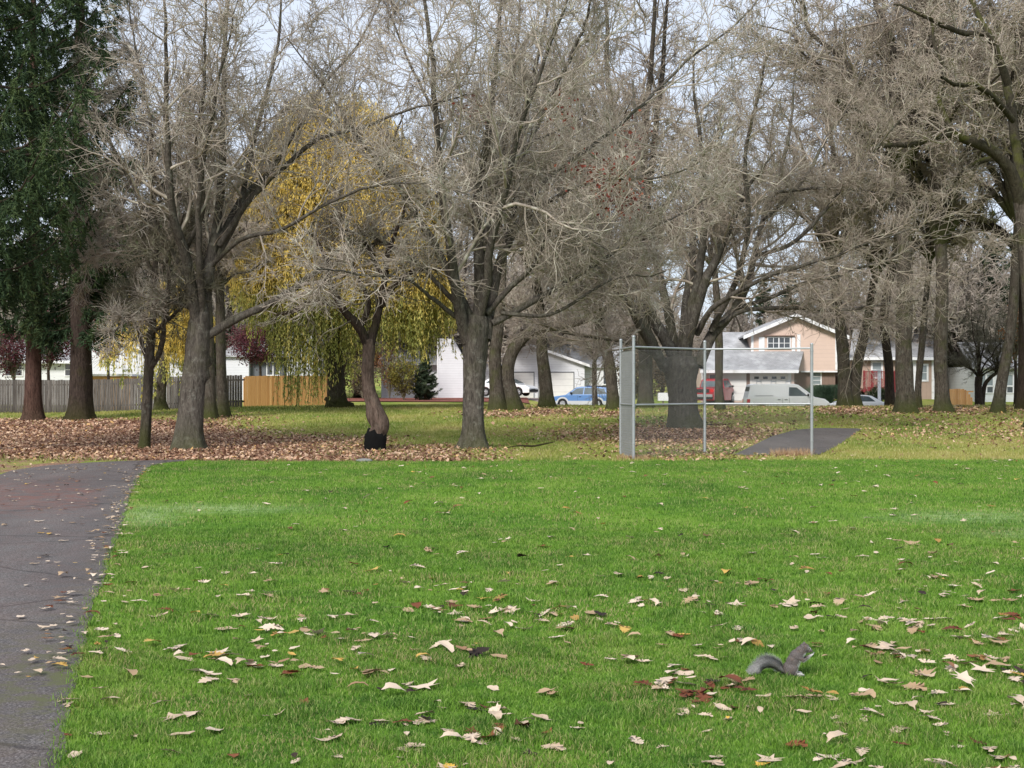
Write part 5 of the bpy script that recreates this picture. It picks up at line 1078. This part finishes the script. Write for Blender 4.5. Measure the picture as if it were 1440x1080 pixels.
m = MB(); m.slab([(hx(184), D-.2, hz(537)), (hx(212), D-.2, hz(524.4)), (hx(212), D+3.2, hz(524.4)), (hx(184), D+3.2, hz(537))], .06); m.slab([(hx(212)+.002, D-.2, hz(524.4)), (hx(240), D-.2, hz(537)), (hx(240), D+3.2, hz(537)), (hx(212)+.002, D+3.2, hz(524.4))], .06); m.build('roof', M['stone'], hs, off=off)
bx(hs, 'lean_to', M['cedar'], off, hx(124), hx(184), D+.2, D+3, .35, hz(529)); bx(hs, 'lean_to_roof', M['white'], off, hx(122), hx(185), D+.05, D+3.2, hz(529)+.004, hz(526))
D = 106.; hg, off = house('grey_house', 'grey and white sided house above the cedar board fence', D, 375); hx = lambda px: HX(px, D); hz = lambda py: Z_(py, D)
bx(hg, 'white_wall', M['sid_white'], off, hx(318), hx(352), D-.6, D+6, zb, hz(498)); bx(hg, 'grey_wall', M['sid_grey'], off, hx(352)+.01, hx(404), D, D+6, zb, hz(500))
m = MB(); m.prism([(hx(404)+.01, zb), (hx(450), zb), (hx(450), hz(460)), (hx(427), hz(443)), (hx(404)+.01, hz(460))], D-.3, D+6); m.build('tall_gable', M['sid_white'], hg, off=off)
m = MB(); m.slab([(hx(314), D-.9, hz(500)), (hx(404), D-.9, hz(500)), (hx(404), D+4, hz(474)), (hx(320), D+4, hz(474))], .12); m.slab([(hx(401), D-.6, hz(461)), (hx(427), D-.6, hz(441.5)), (hx(427), D+6, hz(441.5)), (hx(401), D+6, hz(461))], .1); m.slab([(hx(427)+.002, D-.6, hz(441.5)), (hx(453), D-.6, hz(461)), (hx(453), D+6, hz(461)), (hx(427)+.002, D+6, hz(441.5))], .1); m.build('roof', M['roof'], hg, off=off)
window(hg, hx(376), hx(392), hz(527), hz(510), D, 2, 1, off=off)

# ------------------------------------------------------------------ vehicles
def vehicle(name, label, cat_, px, D, rot, L, W, low, cab, sidewin, wheels, wr, mat, lowmat=None, group=None, zoff=0, extra=None, ws=None, rs=None, tum=.16):
    """low: lower body outline (x,z) rear to front; cab: upper outline; x forward"""
    x = X_(px, D); z = float(tz(x, D))+zoff; root = empty(name, (x, D, z), rot, label, cat_, group)
    zc = min(p[1] for p in cab); zt = max(p[1] for p in cab)
    def hw(zz): return W/2-tum*max(0, (zz-zc)/(zt-zc))
    arches = []
    top = list(low); bottom = []; zb_ = .24
    pts = [(low[-1][0], zb_+.02)]
    for wx in sorted(wheels, reverse=True):
        ar = wr+.07
        for a in np.linspace(0, pi, 11): pts.append((wx+ar*cos(a), max(zb_, wr+ar*sin(a)) if 0 < a < pi else zb_))
    pts.append((low[0][0], zb_+.02)); poly = top+pts
    m = MB(); m.prism(poly, -W/2, W/2); m.build('body', mat, root, .035)
    m = MB(); n_ = len(cab)
    m.add([(a, -hw(b), b) for a, b in cab]+[(a, hw(b), b) for a, b in cab], [tuple(range(n_)), tuple(range(2*n_-1, n_-1, -1))]+[(i, i+n_, (i+1) % n_+n_, (i+1) % n_) for i in range(n_)]); m.build('roof', mat, root, .03)
    if lowmat:
        m = MB(); ins = [(a, b) for a, b in pts]
        xs = [low[-1][0]-.02]+[]; wf, wk = max(wheels), min(wheels); ar = wr+.1
        for (a, b) in ((wf+ar+.02, low[-1][0]-.03), (wk+ar+.02, wf-ar-.02), (low[0][0]+.03, wk-ar-.02)): m.box(a, b, -W/2-.018, W/2+.018, zb_-.02, .52)
        for wx in wheels:
            for s in (-1, 1):
                for k in range(10):
                    a0, a1 = pi*k/10, pi*(k+1)/10; r0, r1 = wr+.055, wr+.17; y0, y1 = sorted((s*(W/2-.02), s*(W/2+.02)))
                    m.prism([(wx+r0*cos(a0), wr+r0*sin(a0)), (wx+r1*cos(a0), wr+r1*sin(a0)), (wx+r1*cos(a1), wr+r1*sin(a1)), (wx+r0*cos(a1), wr+r0*sin(a1))], y0, y1)
        m.build('cladding', lowmat, root)
    for wn in sidewin:
        for s in (-1, 1):
            m = MB(); k = len(wn); m.add([(a, s*(hw(b)+.006), b) for a, b in wn]+[(a, s*(hw(b)-.02), b) for a, b in wn], [tuple(range(k)), tuple(range(2*k-1, k-1, -1))]+[(i, i+k, (i+1) % k+k, (i+1) % k) for i in range(k)]); m.build('side_window', M['carglass'], root)
    for nm, seg in (('windscreen', ws), ('rear_window', rs)):
        if seg:
            (xa, za), (xb, zb2) = seg; dx, dz = xb-xa, zb2-za; l = math.hypot(dx, dz); sg = 1 if nm == 'windscreen' else -1; nx_, nz_ = abs(dz)/l*.012*sg, abs(dx)/l*.012
            m = MB(); i0, i1 = .08, .07
            q = [(xa+nx_, -hw(za)+i0, za+nz_), (xa+nx_, hw(za)-i0, za+nz_), (xb+nx_, hw(zb2)-i1, zb2+nz_), (xb+nx_, -hw(zb2)+i1, zb2+nz_)]
            m.add(q+[(p[0]-nx_*3, p[1], p[2]-nz_*3) for p in q], [(0,1,2,3),(7,6,5,4),(0,4,5,1),(1,5,6,2),(2,6,7,3),(3,7,4,0)]); m.build(nm, M['carglass'], root)
    for wx in wheels:
        for s in (-1, 1):
            m = MB(); y0 = s*(W/2-.21); y1 = s*(W/2-.015); m.tube((wx, y0, wr), (wx, y1, wr), wr, n=24); t = m.build('wheel', M['tyre'], root, .02)
            m = MB(); m.tube((wx, s*(W/2-.03), wr), (wx, s*(W/2-.005), wr), wr*.62, n=20)
            for k in range(5): a = k*2*pi/5; m.tube((wx, s*(W/2), wr), (wx+wr*.55*cos(a), s*(W/2), wr+wr*.55*sin(a)), .035, n=6)
            m.build('rim', M['rim'], t)
    xr, xf = low[0][0], low[-1][0]; zl = low[0][1]; zf = low[-1][1]
    for s in (-1, 1):
        m = MB(); y0, y1 = sorted((s*(W/2-.26), s*(W/2+.006))); m.box(xr-.012, xr+.16, y0, y1, zl-.26, zl-.04); m.build('tail_light', M['tail'], root, .01)
        m = MB(); m.box(xf-.16, xf+.012, *sorted((s*(W/2-.42), s*(W/2+.004))), zf-.2, zf-.05); m.build('headlight', M['lamp'], root, .01)
        mx_ = cab[-1][0] if cab[-1][0] > 0 else L/2; m = MB(); m.ball((ws[0][0]-.35, s*(W/2+.09), ws[0][1]+.08), .07, .1, .08, 10, 6); m.build('mirror', M['black'], root, smooth=True)
    m = MB(); m.box(xr-.06, xr+.02, -W/2+.05, W/2-.05, .34, .52); m.build('bumper', M['black'] if not lowmat else lowmat, root, .015)
    m = MB(); m.box(xf-.02, xf+.06, -W/2+.05, W/2-.05, .32, .5); m.build('bumper', M['black'] if not lowmat else lowmat, root, .015)
    m = MB(); m.box(xr-.075, xr-.055, -.26, .26, .55, .68); m.build('number_plate', M['white'], root)
    m = MB(); m.box(xf-.01, xf+.015, -.42, .42, zf-.19, zf-.07); m.build('grille', M['black'], root)
    for s in (-1, 1):
        for hxp in extra or []:
            m = MB(); m.box(hxp, hxp+.17, *sorted((s*(W/2+.003), s*(W/2+.03))), zc-.14, zc-.10); m.build('door_handle', M['black'], root)
            m = MB(); m.box(hxp+.28, hxp+.295, *sorted((s*(W/2-.01), s*(W/2+.003))), .45, zc-.02); m.build('door_seam', M['black'], root)
    return root
# blue wagon
vehicle('station_wagon', 'blue station wagon with silver lower cladding by the garage doors', 'car', 820, 105, R_(161), 4.7, 1.76,
        [(-2.3,.86),(-2.28,.95),(-.9,.98),(1.0,.97),(1.9,.85),(2.28,.68)], [(-2.24,.94),(-2.0,1.44),(-1.5,1.53),(-.1,1.56),(.3,1.5),(1.12,.94)],
        [[(-2.02,1.02),(-1.8,1.4),(-1.25,1.46),(-1.22,1.0)],[(-1.15,1.0),(-1.17,1.46),(-.35,1.48),(-.3,1.0)],[(-.22,1.0),(-.27,1.48),(.26,1.42),(.85,1.0)]],
        [-1.35, 1.32], .32, M['car_blue'], M['car_silver'], ws=((1.0,1.02),(.38,1.46)), rs=((-2.2,1.0),(-2.02,1.4)), extra=[-1.0,-.1], zoff=-.05)
# white panel van with a ladder rack
v = vehicle('panel_van', 'white panel van with a roof rack parked before the garage', 'van', 1104, 87, R_(0), 5.0, 1.84,
        [(-2.45,1.05),(-2.43,1.12),(.9,1.12),(1.62,1.14),(2.25,1.02),(2.52,.8)], [(-2.42,1.1),(-2.24,1.88),(-2.0,1.93),(.35,1.94),(.65,1.88),(1.68,1.1)],
        [[(.05,1.2),(.08,1.74),(.55,1.72),(1.2,1.2)]], [-1.62, 1.3], .32, M['car_white'], ws=((1.56,1.18),(.74,1.8)), rs=((-2.38,1.2),(-2.26,1.76)), extra=[-.2,-.62], zoff=.08, tum=.13)
m = MB()
for xx in (-1.6, -.7, .2):
    m.tube((xx, -.78, 2.08), (xx, .78, 2.08), .02, n=6)
    for s in (-1, 1): m.tube((xx, s*.76, 1.9), (xx, s*.76, 2.2), .022, n=6)
for s in (-1, 1): m.tube((-1.9, s*.76, 2.12), (.55, s*.76, 2.12), .018, n=6)
m.build('roof_rack', M['galv'], v)
m = MB(); m.box(-2.0, -.9, -.925, -.919, 1.2, 1.225); m.build('side_rail', M['black'], v)
# red pickup
p = vehicle('pickup_truck', 'red pickup truck seen from behind on the driveway', 'truck', 1003, 106, R_(62), 5.4, 1.95,
        [(-2.6,1.12),(-2.6,1.16),(-.2,1.16),(1.1,1.16),(2.5,1.1),(2.7,.85)], [(-.35,1.15),(-.25,1.75),(.05,1.86),(.95,1.86),(1.1,1.8),(1.75,1.15)],
        [[(-.2,1.22),(-.15,1.7),(.35,1.74),(.35,1.22)],[(.42,1.22),(.42,1.74),(.95,1.74),(1.45,1.22)]], [-1.6, 1.75], .42, M['car_red'], ws=((1.65,1.22),(1.15,1.74)), rs=((-.33,1.25),(-.26,1.68)), extra=[.1], zoff=.08)
m = MB(); m.box(-2.45, -.5, -.8, .8, 1.165, 1.2); m.build('bed_liner', M['black'], p); m = MB(); m.box(-2.69, -2.605, -.9, .9, .5, .7); m.build('step_bumper', M['rim'], p, .01)
m = MB(); m.box(-2.625, -2.603, -.62, .62, .82, 1.08); m.build('tailgate_panel', M['black'], p)
# white cars
sed = dict(low=[(-2.2,.88),(-2.18,.96),(-1.2,.95),(.9,.92),(1.85,.8),(2.2,.62)], cab=[(-1.85,.93),(-1.1,1.34),(-.6,1.4),(.15,1.4),(.4,1.34),(1.25,.9)], sidewin=[[(-1.35,.99),(-.95,1.3),(-.45,1.34),(-.42,.98)],[(-.35,.98),(-.38,1.34),(.28,1.3),(.85,.97)]], wheels=[-1.35,1.3], wr=.31)
vehicle('parked_car', 'small white car under the forked double oak', 'car', 1199, 90, R_(170), 4.4, 1.72, sed['low'], sed['cab'], sed['sidewin'], sed['wheels'], sed['wr'], M['car_white'], ws=((1.14,.97),(.46,1.3)), rs=((-1.75,.99),(-1.16,1.3)), extra=[-.3], zoff=-.08)
vehicle('parked_car', 'white car with its nose showing beside the mossy double oak', 'car', 712, 108, R_(-22), 4.4, 1.76, sed['low'], sed['cab'], sed['sidewin'], sed['wheels'], sed['wr'], M['car_white'], ws=((1.14,.97),(.46,1.3)), rs=((-1.75,.99),(-1.16,1.3)), extra=[-.3], zoff=.25)
# wheelie bins behind the wagon
for px, w_, mt, lb in ((832, .9, 'bluebin', 'dark blue lidded bin behind the blue wagon'), (846, .8, 'black', 'black lidded bin behind the blue wagon')):
    D = 112.; x = X_(px, D); z = float(tz(x, D)); r = empty('wheelie_bin', (x, D, z), 0, lb, 'bin')
    m = MB(); m.add([(-.25,-.25,.08),(.25,-.25,.08),(.25,.25,.08),(-.25,.25,.08),(-w_/2+.08,-.32,.98),(w_/2-.08,-.32,.98),(w_/2-.08,.32,.98),(-w_/2+.08,.32,.98)], [(0,3,2,1),(4,5,6,7),(0,1,5,4),(1,2,6,5),(2,3,7,6),(3,0,4,7)]); m.build('bin_body', M[mt], r, .02)
    m = MB(); m.box(-w_/2+.04, w_/2-.04, -.36, .36, .985, 1.08); m.build('lid', M[mt], r, .03)
    for s in (-.2, .2): m = MB(); m.tube((s-.03, .3, .1), (s+.03, .3, .1), .1, n=12); m.build('wheel', M['tyre'], r)
# little white utility box, garden clump, ride-on toy
D = 104.; x = X_(932.5, D); z = float(tz(x, D)); r = empty('letter_box', (x, D, z), 0, 'small white box on a post seen through the chain link', 'mailbox'); m = MB(); m.box(-.38, .38, -.22, .22, .55, 1.05); m.prism([(-.38,1.052),(.38,1.052),(.3,1.14),(-.3,1.14)], -.22, .22); m.build('box', M['white'], r, .02); m = MB(); m.box(-.05, .05, -.05, .05, -.1, .548); m.build('post', M['sid_brown'], r)
def clump(px, D, w_, h, n, lb):
    x = X_(px, D); z = float(tz(x, D)); a = RG.uniform(0, 2*pi, n); l = h*RG.uniform(.6, 1.15, n); sp = RG.uniform(.1, 1, n)*w_; K = 7; t = np.linspace(0, 1, K)[None]; c0 = RG.normal(0, .25, (n, 2))*w_*.5
    P = np.stack([c0[:, :1]+np.cos(a)[:, None]*sp[:, None]*t**1.3, c0[:, 1:]+np.sin(a)[:, None]*sp[:, None]*t**1.3, l[:, None]*np.sin(t*pi*.62)], 2); V, Q = tubes(P, np.full((n, K), .016)*(1-.8*t), 3)
    o = link('ornamental_grass', np_mesh('ornamental_grass', V, None, Q, {'tint': np.repeat(RG.uniform(0, 1, n), K*3)}), M['clump']); o.location = (x, D, z); tag(o, lb, 'plant')
clump(1160, 101, 1.35, 1.75, 1700, 'big arching blue green grass clump before the peach house')
clump(1146, 103, .9, 1.5, 700, 'smaller arching grass clump behind the van nose')
D = 90.; x = X_(1358, D); z = float(tz(x, D)); r = empty('ride_on_toy', (x, D, z), R_(20), 'small orange and red ride on toy under the apple tree', 'toy')
m = MB(); m.prism([(-.55,.14),(-.5,.34),(-.1,.4),(.2,.3),(.65,.28),(.8,.14)], -.2, .2); m.build('toy_body', M['orange'], r, .04)
m = MB(); m.prism([(-.45,.4),(-.5,.68),(-.38,.68),(-.3,.46),(0,.46),(0,.405),(-.45,.395)], -.16, .16); m.build('seat', M['black'], r, .02); m = MB(); m.tube((.2,0,.3),(.08,0,.62),.025,n=8); m.tube((.08,-.15,.62),(.08,.15,.62),.022,n=8); m.build('handle', M['redp'], r)
for a in (-.38, .5):
    for s in (-1, 1): m = MB(); m.tube((a, s*.2, .14), (a, s*.27, .14), .14, n=16); m.build('wheel', M['redp'] if a > 0 else M['tyre'], r)

# ------------------------------------------------------------------ grey squirrel
def squirrel():
    x, y = SQ; z = .012; S = 7.72/F; root = empty('squirrel', (x, y, z), 0, 'grey squirrel sitting up on the lawn holding food to its mouth', 'squirrel')
    def P(px, py, d=0.0): return np.array([(px-1108)*S, d, (952-py)*S])
    b = MB()
    def ell(px, py, rx, rz, ry, ang=0, d=0.0):
        c = P(px, py, d); k = len(b.v); b.ball((0,0,0), rx*S, ry*S, rz*S, 18, 12); a = R_(ang)
        for i in range(k, len(b.v)):
            v = b.v[i]; b.v[i] = (c[0]+v[0]*cos(a)-v[2]*sin(a), c[1]+v[1], c[2]+v[0]*sin(a)+v[2]*cos(a))
    def cone(a, c, r0, r1): b.tube(a, c, r0*S, r1*S, 12); b.ball(tuple(c), r1*S, r1*S, r1*S, 10, 6); b.ball(tuple(a), r0*S, r0*S, r0*S, 10, 6)
    ell(1111.5, 942, 11, 9.5, 9, 12); ell(1115.5, 934, 10, 11.5, 8.2, -24); ell(1120, 926.5, 9.8, 10.5, 7.8, -36); ell(1126, 919.5, 7.8, 7.6, 6.2, -40)
    ell(1131.5, 914.5, 7.4, 6.4, 5.6, -25); ell(1137, 917, 4.3, 3.6, 3.4, -30); ell(1140.5, 918.6, 2.2, 1.9, 1.9, -20); ell(1129.5, 917.5, 5.5, 5.2, 5, 0)
    for d in (-1, 1):
        ell(1112, 944, 9.5, 7.4, 4.2, 18, d*6.2*S); cone(P(1117, 949.5, d*6.5*S), P(1127, 950.8, d*6.8*S), 2.4, 1.6)          # thigh and hind foot
        for t in range(4): cone(P(1126, 950.9, d*(5.9+t*.6)*S), P(1129.6-.5*abs(t-1.5), 951.2, d*(5.4+t*.9)*S), .75, .5)
        sh, el, wr_ = P(1122, 927.5, d*4.6*S), P(1129.5, 931.2, d*5.4*S), P(1138.5, 926.2, d*2.6*S)
        cone(sh, el, 3.3, 2.3); cone(el, wr_, 2.2, 1.3); cone(wr_, P(1141.6, 924.2, d*1.7*S), 1.35, 1.15)
        for t in range(4): cone(P(1141.4, 924.3, d*(1.1+t*.45)*S), P(1144.3-.35*t, 922.2+.5*t, d*(.7+t*.35)*S), .55, .4)
        # ear
        c = P(1131.5, 909.5, d*3.1*S); k = len(b.v); b.ball((0,0,0), 1.7*S, .8*S, 2.7*S, 12, 8)
        for i in range(k, len(b.v)): v = b.v[i]; b.v[i] = (c[0]+v[0]-v[2]*.18, c[1]+v[1]+d*v[2]*.25, c[2]+v[2]+.6*S)
    me = bpy.data.meshes.new('body'); me.from_pydata(b.v, [], b.f); tmp = bpy.data.objects.new('tmp', me); COL.objects.link(tmp)
    rm = tmp.modifiers.new('r', 'REMESH'); rm.mode = 'VOXEL'; rm.voxel_size = .0016; sm = tmp.modifiers.new('s', 'SMOOTH'); sm.iterations = 3; sm.factor = .5
    dg = bpy.context.evaluated_depsgraph_get(); ev = bpy.data.meshes.new_from_object(tmp.evaluated_get(dg)); bpy.data.objects.remove(tmp)
    V = np.zeros(len(ev.vertices)*3); ev.vertices.foreach_get('co', V); V = V.reshape(-1, 3); N = np.zeros(len(V)*3); ev.vertices.foreach_get('normal', N); N = N.reshape(-1, 3)
    px = V[:, 0]/S+1108; py = 952-V[:, 2]/S
    def shade(px, py, yv, N):
        belly = np.clip((N[:, 0]*.75-N[:, 2]*.85-.42)*2.6, 0, 1)*(py > 921)*(px > 1117); throat = np.exp(-((px-1134.5)/3.2)**2-((py-922.5)/2.0)**2)*.9
        arm = .6*sst(1133, 1143, px)*(py > 921.5); eye = np.exp(-((px-1138.2)/2.6)**2-((py-914.5)/2.2)**2)*.5; foot = ((px > 1119) & (py > 948.5))*.5
        return np.clip(np.maximum.reduce([belly, throat, arm, eye, foot*1.0]), 0, 1)
    wht = shade(px, py, V[:, 1], N); n = NT('squirrel_fur'); f = n.noise(n.obj(), 260, 3, .7); g = n.noise(n.obj(), 60, 3)
    c = n.ramp(f, [(.3,(.05,.042,.04)), (.55,(.15,.13,.125)), (.75,(.30,.28,.27))]); c = n.mix(n.math('MULTIPLY', n.rampv(g, .5, .7), .4), c, (.15,.09,.055)); c = n.mix(n.attr('white'), c, (.72,.72,.7)); fur = n.bsdf(c, .85, spec=.15)
    mev = ev; at = mev.attributes.new('white', 'FLOAT', 'POINT'); at.data.foreach_set('value', wht.astype(np.float32)); mev.polygons.foreach_set('use_smooth', [True]*len(mev.polygons)); mev.name = 'body'; link('body', mev, fur, root)
    rg = np.random.default_rng(2); k = rg.integers(0, len(V), 9000); k = k[~((py[k] > 920) & (px[k] > 1139))]; B = V[k]; nn = N[k]; back = np.array([-.35, 0, -.8]); d = nrm(nn*.55+back+rg.normal(0, .2, nn.shape)); l = rg.uniform(.004, .0085, (len(k), 1)); s = nrm(np.cross(d, nn+1e-6))*.00045
    T3 = np.stack([B-s, B+s, B+d*l+nn*.0012], 1).reshape(-1, 3); link('fur', np_mesh('fur', T3, np.arange(len(T3)).reshape(-1, 3), None, {'white': np.repeat(wht[k], 3)}), fur, root)
    for d in (-1, 1):
        m = MB(); c = P(1137.2, 915.2, d*3.25*S); m.ball(tuple(c), 1.15*S, .8*S, 1.1*S, 12, 8); m.build('eye', M['black'], root, smooth=True)
    m = MB(); c = P(1142.6, 918.4); m.ball(tuple(c), .8*S, .8*S, .7*S, 8, 6); m.build('nose', M['black'], root, smooth=True)
    m = MB(); c = P(1144.2, 921.4); m.ball(tuple(c), 1.3*S, 1.2*S, 1.1*S, 10, 6); tag(m.build('acorn', M['stone'], None, smooth=True, off=(-x, -y, -z)), 'tiny nut held in the paws of the squirrel', 'nut')
    # tail: bushy hair round a bent core
    core = curve([(*P(1105, 949), .01), (*P(1099, 944.5), .01), (*P(1092, 938.5), .01), (*P(1083, 935), .01), (*P(1073, 936), .01), (*P(1065, 942.5), .01), (*P(1057, 949), .01)], 60)
    wt = np.interp(np.linspace(0, 1, 60), [0, .2, .45, .7, 1], [5, 9.5, 13, 12.5, 8])*S; core[:, 3] = wt*.42
    Vt, Qt = tubes(core[None, :, :3], core[None, :, 3], 12); tl = link('tail', np_mesh('tail', Vt, None, Qt, {'white': np.full(len(Vt), .12)}, True), fur, root)
    nh = 16000; f = rg.uniform(0, 58.9, nh); i = f.astype(int); fr_ = (f-i)[:, None]; p0 = core[i, :3]*(1-fr_)+core[i+1, :3]*fr_; T = nrm(core[i+1, :3]-core[i, :3]); q = rg.normal(0, 1, (nh, 3)); q = nrm(q-(q*T).sum(1, keepdims=True)*T); q[:, 1] *= .75
    l = wt[i]*rg.uniform(.7, 1.15, nh); p1 = p0+q*(l*.62)[:, None]+T*(l*.5)[:, None]; p2 = p0+q*l[:, None]+T*(l*.7)[:, None]; s = nrm(np.cross(q, T))*.0007
    Vh = np.stack([p0-s, p0+s, p1+s*.9, p1-s*.9, p2], 1).reshape(-1, 3); Vh[:, 2] = np.maximum(Vh[:, 2], .004); j = np.arange(nh)*5; whs = np.stack([np.zeros(nh)]*2+[rg.uniform(.2, .7, nh)]*2+[rg.uniform(.9, 1, nh)], 1).ravel()
    link('tail_hair', np_mesh('tail_hair', Vh, np.stack([j+3, j+2, j+4], 1), np.stack([j, j+1, j+2, j+3], 1), {'white': whs}), fur, tl)
squirrel()
bpy.context.view_layer.update()
